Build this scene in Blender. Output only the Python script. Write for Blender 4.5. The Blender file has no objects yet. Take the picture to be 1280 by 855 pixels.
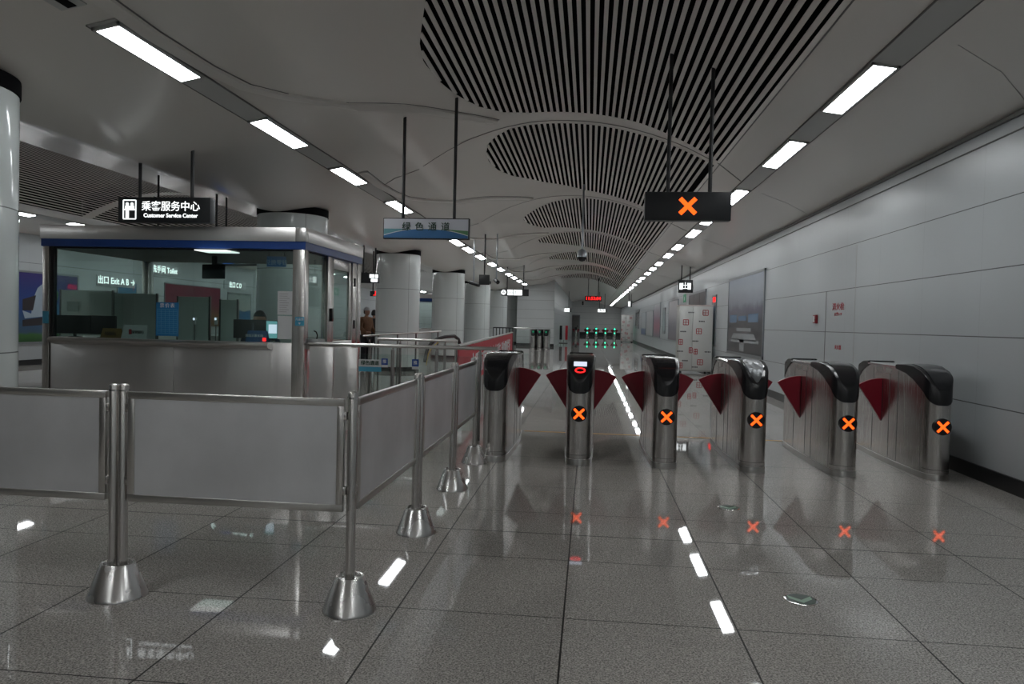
import bpy, bmesh, math, random
from mathutils import Vector, Matrix
random.seed(7)
S = bpy.context.scene
COL = S.collection
PI = math.pi

# ------------------------------------------------------------------ camera, world, exposure
EYE = Vector((0, 0, 1.393)); FPX = 919.72
YAW, PITCH, ROLL = .1044, -.0267, .0236
_f = Vector((-math.sin(YAW)*math.cos(PITCH), math.cos(YAW)*math.cos(PITCH), math.sin(PITCH)))
_r0 = Vector((math.cos(YAW), math.sin(YAW), 0)); _u0 = _r0.cross(_f)
CR = math.cos(ROLL)*_r0 + math.sin(ROLL)*_u0
CU = math.cos(ROLL)*_u0 - math.sin(ROLL)*_r0
cd = bpy.data.cameras.new('camera'); cam = bpy.data.objects.new('camera', cd); COL.objects.link(cam)
cd.sensor_width = 36; cd.lens = FPX/1280*36; cd.clip_start = .05; cd.clip_end = 300
M3 = Matrix((CR, CU, -_f)).transposed()
cam.matrix_world = Matrix.Translation(EYE) @ M3.to_4x4()
S.camera = cam
S.view_settings.view_transform = 'Standard'; S.view_settings.look = 'None'
S.view_settings.exposure = 0.0; S.view_settings.gamma = 1; S.view_settings.use_curve_mapping = False
w = bpy.data.worlds.new('world'); S.world = w; w.use_nodes = True
w.node_tree.nodes['Background'].inputs[0].default_value = (.9, .95, 1, 1)
w.node_tree.nodes['Background'].inputs[1].default_value = .02
S.cycles.use_denoising = True
S.cycles.max_bounces = 10; S.cycles.diffuse_bounces = 5; S.cycles.glossy_bounces = 5; S.cycles.transparent_max_bounces = 16
S.cycles.sample_clamp_indirect = 6
S.cycles.caustics_reflective = False; S.cycles.caustics_refractive = False
LAMP = 26.5         # strength of the ceiling light panels

def ray(x, y):
    return (x-640)/FPX*CR + (427.5-y)/FPX*CU + _f
def at(x, y, Y):
    d = ray(x, y); return EYE + d*(Y/d.y)
def atX(x, y, X):
    d = ray(x, y); return EYE + d*(X/d.x)
def atz(x, y, z=0):
    d = ray(x, y); return EYE + d*((z-EYE.z)/d.z)

# ------------------------------------------------------------------ materials
MATS = {}
def new_mat(name):
    m = bpy.data.materials.new(name); m.use_nodes = True
    nt = m.node_tree; nt.nodes.clear()
    o = nt.nodes.new('ShaderNodeOutputMaterial')
    MATS[name] = m
    return m, nt, o
def pbr(name, col, rough=.5, metal=0, noise=0, nscale=20, bump=0, stretch=(1, 1, 1), spec=.5, rvar=0, coat=0):
    m, nt, o = new_mat(name)
    b = nt.nodes.new('ShaderNodeBsdfPrincipled'); nt.links.new(b.outputs[0], o.inputs[0])
    b.inputs['Base Color'].default_value = (*col, 1); b.inputs['Roughness'].default_value = rough
    b.inputs['Metallic'].default_value = metal; b.inputs['Specular IOR Level'].default_value = spec
    b.inputs['Coat Weight'].default_value = coat; b.inputs['Coat Roughness'].default_value = .06
    if noise or bump or rvar:
        tc = nt.nodes.new('ShaderNodeTexCoord'); mp = nt.nodes.new('ShaderNodeMapping')
        mp.inputs['Scale'].default_value = stretch
        n = nt.nodes.new('ShaderNodeTexNoise'); n.inputs['Scale'].default_value = nscale; n.inputs['Detail'].default_value = 4
        nt.links.new(tc.outputs['Object'], mp.inputs[0]); nt.links.new(mp.outputs[0], n.inputs['Vector'])
        if noise:
            cr = nt.nodes.new('ShaderNodeValToRGB')
            cr.color_ramp.elements[0].position = .3; cr.color_ramp.elements[1].position = .7
            cr.color_ramp.elements[0].color = (*[c*(1-noise) for c in col], 1)
            cr.color_ramp.elements[1].color = (*[min(1, c*(1+noise)) for c in col], 1)
            nt.links.new(n.outputs[0], cr.inputs[0]); nt.links.new(cr.outputs[0], b.inputs['Base Color'])
        if rvar:
            mr = nt.nodes.new('ShaderNodeMapRange'); mr.inputs[3].default_value = rough-rvar; mr.inputs[4].default_value = rough+rvar
            nt.links.new(n.outputs[0], mr.inputs[0]); nt.links.new(mr.outputs[0], b.inputs['Roughness'])
        if bump:
            bp = nt.nodes.new('ShaderNodeBump'); bp.inputs['Strength'].default_value = bump; bp.inputs['Distance'].default_value = .01
            nt.links.new(n.outputs[0], bp.inputs['Height']); nt.links.new(bp.outputs[0], b.inputs['Normal'])
    return m
def emit(name, col, s):
    m, nt, o = new_mat(name)
    e = nt.nodes.new('ShaderNodeEmission'); e.inputs[0].default_value = (*col, 1); e.inputs[1].default_value = s
    nt.links.new(e.outputs[0], o.inputs[0]); return m
def glass(name, tint, refl=.5):
    m, nt, o = new_mat(name)
    t = nt.nodes.new('ShaderNodeBsdfTransparent'); t.inputs[0].default_value = (*tint, 1)
    g = nt.nodes.new('ShaderNodeBsdfGlossy'); g.inputs['Roughness'].default_value = .02; g.inputs[0].default_value = (.9, .95, .93, 1)
    fr = nt.nodes.new('ShaderNodeFresnel'); fr.inputs[0].default_value = 1.5
    mx = nt.nodes.new('ShaderNodeMixShader')
    gm = nt.nodes.new('ShaderNodeNewGeometry'); nt.links.new(mth(nt, 'SUBTRACT', 1.5, mth(nt, 'MULTIPLY', gm.outputs['Backfacing'], 1.5-1/1.5)), fr.inputs[0])
    nt.links.new(fr.outputs[0], mx.inputs[0]); nt.links.new(t.outputs[0], mx.inputs[1]); nt.links.new(g.outputs[0], mx.inputs[2])
    nt.links.new(mx.outputs[0], o.inputs[0]); return m

def mth(nt, op, a, b=None, c=None):
    n = nt.nodes.new('ShaderNodeMath'); n.operation = op
    for i, v in enumerate((a, b, c)):
        if v is None: continue
        if isinstance(v, (int, float)): n.inputs[i].default_value = v
        else: nt.links.new(v, n.inputs[i])
    return n.outputs[0]
def near_line(nt, v, half):                # 1 where |v| < half
    return mth(nt, 'LESS_THAN', mth(nt, 'ABSOLUTE', v), half)

def floor_mat():
    m, nt, o = new_mat('polished_granite')
    b = nt.nodes.new('ShaderNodeBsdfPrincipled'); nt.links.new(b.outputs[0], o.inputs[0])
    g = nt.nodes.new('ShaderNodeNewGeometry'); sp = nt.nodes.new('ShaderNodeSeparateXYZ'); nt.links.new(g.outputs['Position'], sp.inputs[0])
    x = mth(nt, 'ADD', sp.outputs[0], 40.0865); y = mth(nt, 'ADD', sp.outputs[1], 2.766*10-2.60)
    xm = mth(nt, 'FLOORED_MODULO', x, .8); ym = mth(nt, 'FLOORED_MODULO', y, 2.766)
    jx = mth(nt, 'MAXIMUM', near_line(nt, xm, .0042), near_line(nt, mth(nt, 'SUBTRACT', xm, .8), .0042))
    jy = None
    for c in (0, .853, 1.707, 2.237, 2.766):
        k = near_line(nt, mth(nt, 'SUBTRACT', ym, c), .0065 if c == 2.237 else .0036)
        jy = k if jy is None else mth(nt, 'MAXIMUM', jy, k)
    j = mth(nt, 'MAXIMUM', jx, jy)
    n1 = nt.nodes.new('ShaderNodeTexNoise'); n1.inputs['Scale'].default_value = 120; n1.inputs['Detail'].default_value = 3
    n2 = nt.nodes.new('ShaderNodeTexVoronoi'); n2.inputs['Scale'].default_value = 150
    n3 = nt.nodes.new('ShaderNodeTexNoise'); n3.inputs['Scale'].default_value = .9; n3.inputs['Detail'].default_value = 5
    for n in (n1, n2, n3): nt.links.new(g.outputs['Position'], n.inputs['Vector'])
    wn = nt.nodes.new('ShaderNodeTexWhiteNoise'); wn.noise_dimensions = '3D'
    cb = nt.nodes.new('ShaderNodeCombineXYZ')
    nt.links.new(mth(nt, 'FLOOR', mth(nt, 'DIVIDE', x, .8)), cb.inputs[0])
    nt.links.new(mth(nt, 'FLOOR', mth(nt, 'DIVIDE', y, .69)), cb.inputs[1]); nt.links.new(cb.outputs[0], wn.inputs[0])
    cr = nt.nodes.new('ShaderNodeValToRGB')
    e = cr.color_ramp.elements; e[0].position = .33; e[0].color = (.13, .125, .12, 1); e[1].position = .66; e[1].color = (.60, .565, .53, 1)
    v = mth(nt, 'ADD', mth(nt, 'MULTIPLY', n1.outputs[0], .75), mth(nt, 'MULTIPLY', n2.outputs['Distance'], .28))
    nt.links.new(v, cr.inputs[0])
    tone = mth(nt, 'ADD', .9, mth(nt, 'ADD', mth(nt, 'MULTIPLY', wn.outputs[0], .08), mth(nt, 'MULTIPLY', n3.outputs[0], .16)))
    tone = mth(nt, 'MULTIPLY', tone, mth(nt, 'SUBTRACT', 1, mth(nt, 'MULTIPLY', j, .93)))
    nt.links.new(mth(nt, 'MULTIPLY', .5, mth(nt, 'SUBTRACT', 1, mth(nt, 'MULTIPLY', j, .8))), b.inputs['Specular IOR Level'])
    mx = nt.nodes.new('ShaderNodeVectorMath'); mx.operation = 'SCALE'
    nt.links.new(cr.outputs[0], mx.inputs[0]); nt.links.new(tone, mx.inputs['Scale']); nt.links.new(mx.outputs[0], b.inputs['Base Color'])
    r = mth(nt, 'ADD', mth(nt, 'ADD', .012, mth(nt, 'MULTIPLY', n3.outputs[0], .03)), mth(nt, 'MULTIPLY', j, .4))
    nt.links.new(r, b.inputs['Roughness'])
    return m

def panel_wall_mat(name, axis, col=(.70, .72, .73), zs=(.715, 1.361, 1.997, 2.627), pitch=1.25, rough=.3, off=0.0):
    m, nt, o = new_mat(name)
    b = nt.nodes.new('ShaderNodeBsdfPrincipled'); nt.links.new(b.outputs[0], o.inputs[0])
    g = nt.nodes.new('ShaderNodeNewGeometry'); sp = nt.nodes.new('ShaderNodeSeparateXYZ'); nt.links.new(g.outputs['Position'], sp.inputs[0])
    u = sp.outputs[axis]; z = sp.outputs[2]
    jz = None
    for c in zs:
        k = near_line(nt, mth(nt, 'SUBTRACT', z, c), .005); jz = k if jz is None else mth(nt, 'MAXIMUM', jz, k)
    um = mth(nt, 'FLOORED_MODULO', mth(nt, 'ADD', u, 100+off), pitch)
    ju = mth(nt, 'MULTIPLY', near_line(nt, um, .0035), .35)
    j = mth(nt, 'MAXIMUM', jz, ju)
    n3 = nt.nodes.new('ShaderNodeTexNoise'); n3.inputs['Scale'].default_value = .8; nt.links.new(g.outputs['Position'], n3.inputs['Vector'])
    s = mth(nt, 'MULTIPLY', mth(nt, 'SUBTRACT', 1, mth(nt, 'MULTIPLY', j, .85)), mth(nt, 'ADD', .94, mth(nt, 'MULTIPLY', n3.outputs[0], .12)))
    mx = nt.nodes.new('ShaderNodeVectorMath'); mx.operation = 'SCALE'; mx.inputs[0].default_value = col
    nt.links.new(s, mx.inputs['Scale']); nt.links.new(mx.outputs[0], b.inputs['Base Color'])
    b.inputs['Roughness'].default_value = rough
    return m

def stripes_mat(name, stops, axis=2, scale=1, rough=.3, noise=0, nscale=3):
    """flat printed picture: a ramp along one object axis (0..1) broken up by noise"""
    m, nt, o = new_mat(name)
    b = nt.nodes.new('ShaderNodeBsdfPrincipled'); nt.links.new(b.outputs[0], o.inputs[0])
    tc = nt.nodes.new('ShaderNodeTexCoord'); sp = nt.nodes.new('ShaderNodeSeparateXYZ'); nt.links.new(tc.outputs['Generated'], sp.inputs[0])
    v = sp.outputs[axis]
    if noise:
        n = nt.nodes.new('ShaderNodeTexNoise'); n.inputs['Scale'].default_value = nscale; n.inputs['Detail'].default_value = 6
        nt.links.new(tc.outputs['Object'], n.inputs['Vector'])
        v = mth(nt, 'ADD', v, mth(nt, 'MULTIPLY', mth(nt, 'SUBTRACT', n.outputs[0], .5), noise))
    cr = nt.nodes.new('ShaderNodeValToRGB'); el = cr.color_ramp.elements
    el[0].position = stops[0][0]; el[0].color = (*stops[0][1], 1); el[1].position = stops[-1][0]; el[1].color = (*stops[-1][1], 1)
    for p, c in stops[1:-1]:
        e = el.new(p); e.color = (*c, 1)
    nt.links.new(v, cr.inputs[0]); nt.links.new(cr.outputs[0], b.inputs['Base Color']); b.inputs['Roughness'].default_value = rough
    return m

FLOOR = floor_mat()
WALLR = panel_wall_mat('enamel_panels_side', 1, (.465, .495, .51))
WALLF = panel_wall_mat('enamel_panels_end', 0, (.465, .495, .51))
WHITE = pbr('white_enamel', (.72, .74, .74), .28)
CEIL = pbr('ceiling_enamel', (.80, .775, .735), .24, spec=.5)
SLAT = pbr('ceiling_slat', (.78, .755, .72), .45)
VOID = pbr('ceiling_void', (.004, .004, .005), .9, spec=.1)
SEAM = pbr('seam_grey', (.16, .16, .155), .6)
BAND = pbr('ceiling_band', (.72, .70, .665), .4)
TRIM = pbr('ceiling_trim', (.46, .45, .43), .4)
COVER = pbr('perforated_cover', (.50, .51, .50), .5)
STEEL = pbr('brushed_steel', (.60, .58, .56), .27, 1, nscale=9, stretch=(30, 30, .3), rvar=.012)
STEELH = pbr('brushed_steel_level', (.55, .54, .52), .30, 1, noise=.02, nscale=9, stretch=(.4, .4, 26), rvar=.02)
SHEET = pbr('satin_sheet', (.74, .75, .77), .48, .85, noise=.10, nscale=2.2, rvar=.06)
CHROME = pbr('chrome', (.66, .65, .64), .12, 1)
POL = pbr('polished_steel', (.80, .78, .765), .30, .9, bump=.7, nscale=1.0, stretch=(3.6, 3.6, .10))
CONE = pbr('cone_steel', (.60, .59, .58), .27, 1, rvar=.06, nscale=6)
DSTEEL = pbr('dark_steel', (.20, .195, .19), .35, 1)
BLACK = pbr('black_plastic', (.012, .012, .014), .16, spec=.5)
BLACKC = pbr('cap_plastic', (.010, .010, .012), .27)
BLACKM = pbr('matt_black', (.014, .014, .016), .5)
PANELBK = pbr('sign_black', (.016, .018, .021), .42)
SILVER = pbr('silver_plastic', (.30, .32, .34), .3, .6)
HOOD = pbr('hood_silver', (.15, .158, .165), .36, .4)
RED = pbr('flap_red', (.27, .004, .02), .38)
BLUE = pbr('blue_band', (.018, .07, .30), .35)
BASEB = pbr('black_skirting', (.010, .010, .011), .35)
GLASS = glass('tinted_glass', (.84, .925, .905))
GLASSL = glass('clear_glass', (.93, .965, .955))
LIGHT = emit('lamp_white', (.95, .985, 1), LAMP)
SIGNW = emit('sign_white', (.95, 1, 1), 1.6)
XO = emit('orange_led', (1, .10, .010), 2.2)
REDL = emit('red_led', (1, .02, .02), 2.2)
GREENL = emit('green_led', (.05, .9, .45), 2.5)
SCRN = emit('screen_white', (.78, .84, 1), 1.0)
SCRB = emit('screen_blue', (.25, .62, .66), .5)
PAPER = pbr('paper', (.62, .63, .64), .7)
PAPERB = pbr('paper_blue', (.02, .19, .42), .6)
INK = pbr('ink', (.02, .02, .025), .6)
INKW = pbr('white_print', (.75, .77, .78), .5)
INKG = pbr('dark_green_print', (.015, .055, .035), .5)
INKR = pbr('red_print', (.42, .02, .035), .5)
GREENP = pbr('green_plastic', (.02, .30, .13), .4)
GOLD = pbr('brass_board', (.25, .15, .05), .4, .4)
SKIN = pbr('skin', (.42, .24, .17), .5)
HAIR = pbr('black_hair', (.012, .010, .010), .45)
COATB = pbr('brown_coat', (.17, .085, .045), .85, noise=.15, nscale=12)
COATD = pbr('dark_coat', (.02, .02, .024), .8)
CAPW = pbr('pale_cap', (.50, .50, .52), .8)
CLOTHB = pbr('navy_uniform', (.02, .03, .06), .8)
YEL = pbr('yellow_line', (.62, .30, .03), .5)
YELT = pbr('yellow_tape', (.6, .42, .05), .5)
BANNER = pbr('red_banner', (.52, .012, .03), .55)
WRAP = pbr('white_wrap', (.60, .605, .585), .3, bump=.05, nscale=6)
RUBBER = pbr('rubber', (.02, .02, .02), .5)
PARTN = pbr('grey_partition', (.58, .63, .60), .4)

# ------------------------------------------------------------------ mesh helpers
class MB:
    def __init__(s): s.b = bmesh.new()
    def box(s, x0, y0, z0, x1, y1, z1, bev=0):
        vs = [s.b.verts.new((x, y, z)) for z in (z0, z1) for (x, y) in ((x0, y0), (x1, y0), (x1, y1), (x0, y1))]
        fs = [s.b.faces.new([vs[i] for i in f]) for f in ((3, 2, 1, 0), (4, 5, 6, 7), (0, 1, 5, 4), (1, 2, 6, 5), (2, 3, 7, 6), (3, 0, 4, 7))]
        if bev:
            es = {e for f in fs for e in f.edges}
            bmesh.ops.bevel(s.b, geom=list(es), offset=bev, segments=2, profile=.5, affect='EDGES')
        return s
    def obox(s, c, ax, ay, az):             # oriented box: centre and three half-axis vectors
        c, ax, ay, az = map(Vector, (c, ax, ay, az))
        vs = [s.b.verts.new(c+ax*i+ay*j+az*k) for k in (-1, 1) for (i, j) in ((-1, -1), (1, -1), (1, 1), (-1, 1))]
        for f in ((3, 2, 1, 0), (4, 5, 6, 7), (0, 1, 5, 4), (1, 2, 6, 5), (2, 3, 7, 6), (3, 0, 4, 7)): s.b.faces.new([vs[i] for i in f])
        return s
    def tube(s, pts, r, n=14, cap=True):
        pts = [Vector(p) for p in pts]; rs = r if isinstance(r, (list, tuple)) else [r]*len(pts)
        rings = []
        for i, p in enumerate(pts):
            d = (pts[min(i+1, len(pts)-1)]-pts[max(i-1, 0)]).normalized()
            a = d.cross(Vector((0, 0, 1)) if abs(d.z) < .9 else Vector((1, 0, 0))).normalized(); b2 = d.cross(a)
            rings.append([s.b.verts.new(p+(a*math.cos(2*PI*k/n)+b2*math.sin(2*PI*k/n))*rs[i]) for k in range(n)])
        for i in range(len(rings)-1):
            for k in range(n):
                s.b.faces.new((rings[i][k], rings[i][(k+1) % n], rings[i+1][(k+1) % n], rings[i+1][k]))
        if cap:
            s.b.faces.new(rings[0][::-1]); s.b.faces.new(rings[-1])
        return s
    def lathe(s, prof, c=(0, 0, 0), n=32, ey=1.0, half=0.0):     # prof: (r, z); half stretches the plan into an oblong along y
        rings = []
        for r, z in prof:
            ring = []
            for k in range(n):
                a = 2*PI*k/n; y = math.sin(a)*r*ey
                if half: y += half if math.sin(a) >= 0 else -half
                ring.append(s.b.verts.new((c[0]+math.cos(a)*r, c[1]+y, c[2]+z)))
            rings.append(ring)
        for i in range(len(rings)-1):
            for k in range(n):
                s.b.faces.new((rings[i][k], rings[i][(k+1) % n], rings[i+1][(k+1) % n], rings[i+1][k]))
        s.b.faces.new(rings[0][::-1]); s.b.faces.new(rings[-1])
        return s
    def prism(s, poly, d):                   # poly: 3-D points of one face, d: extrusion vector
        d = Vector(d); a = [s.b.verts.new(Vector(p)) for p in poly]; b2 = [s.b.verts.new(Vector(p)+d) for p in poly]
        n = len(a); s.b.faces.new(a[::-1]); s.b.faces.new(b2)
        for i in range(n): s.b.faces.new((a[i], a[(i+1) % n], b2[(i+1) % n], b2[i]))
        return s
    def quad(s, *p):
        s.b.faces.new([s.b.verts.new(Vector(q)) for q in p]); return s
    def build(s, name, mat, parent=None, smooth=True, angle=35):
        bmesh.ops.recalc_face_normals(s.b, faces=s.b.faces)
        me = bpy.data.meshes.new(name); s.b.to_mesh(me); s.b.free()
        if mat: me.materials.append(mat)
        o = bpy.data.objects.new(name, me); COL.objects.link(o)
        if parent: o.parent = parent
        if smooth:
            for p in me.polygons: p.use_smooth = True
            me.set_sharp_from_angle(angle=math.radians(angle))
        return o
def tag(o, label=None, cat=None, group=None, kind=None):
    if label: o['label'] = label
    if cat: o['category'] = cat
    if group: o['group'] = group
    if kind: o['kind'] = kind
    return o
def empty(name, loc, rz=0, label=None, cat=None, group=None):
    o = bpy.data.objects.new(name, None); COL.objects.link(o); o.location = loc; o.rotation_euler = (0, 0, rz)
    o.empty_display_size = .1
    return tag(o, label, cat, group)
def struct(o): o['kind'] = 'structure'; return o
def copy_tree(o, parent=None):
    c = o.copy(); COL.objects.link(c)
    if parent: c.parent = parent
    for ch in [x for x in ALLKIDS(o)]: copy_tree(ch, c)
    return c
def ALLKIDS(o): return [x for x in COL.objects if x.parent == o]
def text(name, body, size, mat, parent, loc, rot=(PI/2, 0, 0), bold=0, ax='CENTER', sx=1, ext=.002, space=1):
    cu = bpy.data.curves.new(name, 'FONT'); cu.body = body; cu.size = size; cu.align_x = ax; cu.align_y = 'CENTER'
    cu.extrude = ext; cu.offset = bold; cu.space_character = space; cu.resolution_u = 3
    t = bpy.data.objects.new(name+'_curve', cu); COL.objects.link(t)
    dg = bpy.context.evaluated_depsgraph_get(); me = bpy.data.meshes.new_from_object(t.evaluated_get(dg))
    bpy.data.objects.remove(t); bpy.data.curves.remove(cu)
    me.name = name; me.materials.clear(); me.materials.append(mat)
    o = bpy.data.objects.new(name, me); COL.objects.link(o); o.location = loc; o.rotation_euler = rot; o.scale = (sx, 1, 1)
    if parent: o.parent = parent
    return o
def ordinal(i): return ['nearest', 'second', 'third', 'fourth', 'fifth', 'sixth', 'seventh', 'eighth', 'ninth', 'tenth'][i]

# ------------------------------------------------------------------ the room shell
Y0, Y1, YP = -16.0, 90.0, 44.0          # behind the camera, far end wall, face of the left end wall
YL = 58.0
XW, XV, XL, XC = 3.72, -5.3, -14.32, -2.12
def lerp(a, b, t): return a+(b-a)*t
def interp(x, pts):
    if x <= pts[0][0]: return pts[0][1]
    for (a, b), (c, d) in zip(pts, pts[1:]):
        if x <= c: return lerp(b, d, (x-a)/(c-a) if c > a else 0)
    return pts[-1][1]
LOW = [(-5.3, 3.17), (-5.24, 3.172), (-5.12, 3.19), (-4.95, 3.23), (-4.75, 3.29), (-4.5, 3.385), (-3.98, 3.54), (-3.46, 3.645), (-3.2, 3.68), (-2.95, 3.71), (-2.8, 3.728), (-2.67, 3.747)]
def zc(X):
    if X < XV: X = 2*XV-X
    if X > 1.72: return interp(X, [(1.72, 3.716), (2.41, 3.64), (3.72, 3.365)])
    if X >= -2.67:
        o = X+.47
        return 4.31-(.563 if o < 0 else .594)*(o/(2.2 if o < 0 else 2.19))**2
    return interp(X, LOW)

b = MB().quad((XL-.1, Y0, 0), (XW+.1, Y0, 0), (XW+.1, Y1, 0), (XL-.1, Y1, 0)); struct(b.build('floor', FLOOR))
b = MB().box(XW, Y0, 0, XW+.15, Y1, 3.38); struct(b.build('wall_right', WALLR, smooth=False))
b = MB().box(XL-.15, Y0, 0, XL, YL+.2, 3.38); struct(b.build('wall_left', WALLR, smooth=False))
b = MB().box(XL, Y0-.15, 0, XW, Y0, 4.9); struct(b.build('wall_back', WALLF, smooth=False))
WALLE = panel_wall_mat('enamel_panels_pier', 0, (.58, .605, .61), zs=(.55, 1.1, 1.65, 2.2, 2.75, 3.3), pitch=2.6)
b = MB().box(-4.35, YP, 0, XC, YP+.25, 4.9); struct(b.build('wall_end_left', WALLE, smooth=False))
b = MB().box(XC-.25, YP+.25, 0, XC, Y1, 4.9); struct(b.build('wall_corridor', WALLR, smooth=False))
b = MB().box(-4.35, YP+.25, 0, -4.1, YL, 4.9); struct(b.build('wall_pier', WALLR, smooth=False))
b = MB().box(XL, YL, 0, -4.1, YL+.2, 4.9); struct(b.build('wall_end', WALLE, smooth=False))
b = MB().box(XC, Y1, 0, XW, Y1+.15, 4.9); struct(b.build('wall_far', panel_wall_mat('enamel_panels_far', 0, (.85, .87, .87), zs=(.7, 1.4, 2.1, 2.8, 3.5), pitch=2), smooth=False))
for nm, bx in (('baseboard_right', (XW-.025, Y0, 0, XW, Y1, .14)), ('baseboard_left', (XL, Y0, 0, XL+.02, YL, .14)),
               ('baseboard_end', (-4.37, YP-.02, 0, XC+.02, YP, .16)), ('baseboard_far', (XC, Y1-.03, 0, XW, Y1, .42))):
    struct(MB().box(*bx).build(nm, BASEB, smooth=False))
# dark shadow-gap strip where the right wall meets the soffit, and the aluminium edge under it
struct(MB().box(XW-.03, Y0, 3.315, XW, Y1, 3.352).build('trim_1', SEAM, smooth=False))
struct(MB().box(XW-.012, Y0, 3.19, XW, Y1, 3.20).build('trim_2', SEAM, smooth=False))

# leaf-shaped openings: (near edge, far edge) as Y over X
def leaf(near, far): return near, far
LEAVES = [
 leaf([(-1.80, 7.62), (-1.74, 7.2), (-1.67, 6.95), (-1.49, 6.35), (-1.2, 5.6), (-.8, 4.9), (0, 4.45), (1.72, 4.3)],
      [(-1.80, 7.75), (-1.79, 8.15), (-1.72, 8.68), (-1.64, 9.06), (-1.5, 9.55), (-1.24, 10.0), (-.9, 10.2), (-.3, 10.25), (.61, 10.28), (1.13, 10.42), (1.72, 10.6)]),
 leaf([(-1.77, 12.4), (-1.74, 11.9), (-1.64, 11.39), (-1.48, 11.09), (-1.26, 10.86), (-.97, 10.8), (1.72, 10.88)],
      [(-1.77, 12.5), (-1.72, 13.2), (-1.54, 13.98), (-1.0, 15.13), (-.2, 16.1), (.33, 16.3), (1.03, 16.45), (1.72, 16.75)]),
 leaf([(-1.8, 19.3), (-1.73, 18.95), (-1.39, 18.25), (-.97, 17.64), (-.55, 17.3), (0, 17.15), (1.72, 17.05)],
      [(-1.8, 19.5), (-1.73, 20.5), (-1.42, 21.8), (-.44, 22.7), (.25, 22.9), (1.0, 23.05), (1.72, 23.3)])]
P4 = leaf([(-1.8, 24.3), (-1.6, 23.95), (-1.26, 23.62), (-.6, 23.55), (1.72, 23.6)],
          [(-1.8, 24.5), (-1.76, 24.95), (-1.3, 26.3), (-.58, 27.6), (.63, 28.8), (1.72, 29.7)])
for k in range(4):
    LEAVES.append(leaf([(x, y+6.45*k) for x, y in P4[0]], [(x, y+6.45*k) for x, y in P4[1]]))

LBAY = [leaf([(-1.8, a), (1.72, a)], [(-1.8, c), (1.72, c)]) for a, c in ((4.6, 10.5), (10.95, 16.75), (17.1, 23.2), (23.6, 43.5))]
def ceiling_bay(mirror, y1, leaves, xlow):
    bm = bmesh.new(); cache = {}
    def V(X, Y):
        k = (round(X, 4), round(Y, 4))
        if k not in cache: cache[k] = bm.verts.new((2*XV-X if mirror else X, Y, zc(X)))
        return cache[k]
    xs = sorted({p[0] for p in LOW} | {-2.4, -2.1, -1.95} | {round(-1.80+.03*i, 4) for i in range(118)} | {1.72, 1.9, 2.1, 2.41, 2.8, 3.3, 3.72})
    xs = [x for x in xs if x <= 1.72 or x in (1.9, 2.1, 2.41, 2.8, 3.3, 3.72)]
    xs = [x for x in xs if x >= xlow]
    for a, c in zip(xs, xs[1:]):
        ya = [Y0]; yc = [Y0]
        if a >= -1.801 and c <= 1.7201:
            for near, far in leaves:
                if a < near[0][0]-1e-6: continue
                ya += [interp(a, near), interp(a, far)]; yc += [interp(c, near), interp(c, far)]
        ya.append(y1); yc.append(y1)
        for i in range(0, len(ya), 2):
            f = bm.faces.new((V(a, ya[i]), V(c, yc[i]), V(c, yc[i+1]), V(a, ya[i+1]))); f.smooth = True
            if not mirror: pass
    return bm
def ceiling():
    bm = ceiling_bay(False, Y1, LEAVES, XV)
    bm2 = ceiling_bay(True, YL, LBAY, XV)
    me2 = bpy.data.meshes.new('tmp'); bm2.to_mesh(me2); bm2.free(); bm.from_mesh(me2); bpy.data.meshes.remove(me2)
    bmesh.ops.recalc_face_normals(bm, faces=bm.faces)
    if sum(f.normal.z for f in bm.faces) > 0: bmesh.ops.reverse_faces(bm, faces=bm.faces)
    me = bpy.data.meshes.new('ceiling'); bm.to_mesh(me); bm.free(); me.materials.append(CEIL)
    o = bpy.data.objects.new('ceiling', me); COL.objects.link(o); struct(o)
    for p in me.polygons: p.use_smooth = True
    me.set_sharp_from_angle(angle=math.radians(40))
ceiling()
struct(MB().box(XL-.2, Y0-.2, 5.0, XW+.2, Y1+.2, 5.1).build('trim_3', VOID, smooth=False))     # structural slab above the vault

def ribbon(name, pts, width, mat, drop=.006, thick=.012, mirror=False):
    """a strip that follows the vault: pts = plan points (X, Y)"""
    fine = []
    for (x0, y0), (x1, y1) in zip(pts, pts[1:]):
        n = max(2, int(abs(x1-x0)/.12), int(abs(y1-y0)/3))
        fine += [(lerp(x0, x1, i/n), lerp(y0, y1, i/n)) for i in range(n)]
    fine.append(pts[-1])
    bm = bmesh.new(); rows = []
    for i, (x, y) in enumerate(fine):
        a = Vector(fine[max(i-1, 0)]); c = Vector(fine[min(i+1, len(fine)-1)]); d = (c-a).normalized(); nrm = Vector((-d.y, d.x))*width/2
        row = []
        for s in (-1, 1):
            px, py = x+nrm.x*s, y+nrm.y*s
            for dz in (0, thick):
                row.append(bm.verts.new((2*XV-px if mirror else px, py, zc(px)-drop-thick+dz)))
        rows.append(row)
    for p, q in zip(rows, rows[1:]):
        for i, j in ((0, 2), (2, 3), (3, 1), (1, 0)): bm.faces.new((p[i], p[j], q[j], q[i]))
    bm.faces.new((rows[0][0], rows[0][1], rows[0][3], rows[0][2])); bm.faces.new((rows[-1][0], rows[-1][1], rows[-1][3], rows[-1][2]))
    bmesh.ops.recalc_face_normals(bm, faces=bm.faces)
    me = bpy.data.meshes.new(name); bm.to_mesh(me); bm.free(); me.materials.append(mat)
    o = bpy.data.objects.new(name, me); COL.objects.link(o); return struct(o)
tn = 4
RIBS = [10.72, 16.92, 23.45, 29.85, 36.3, 42.75]
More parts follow.
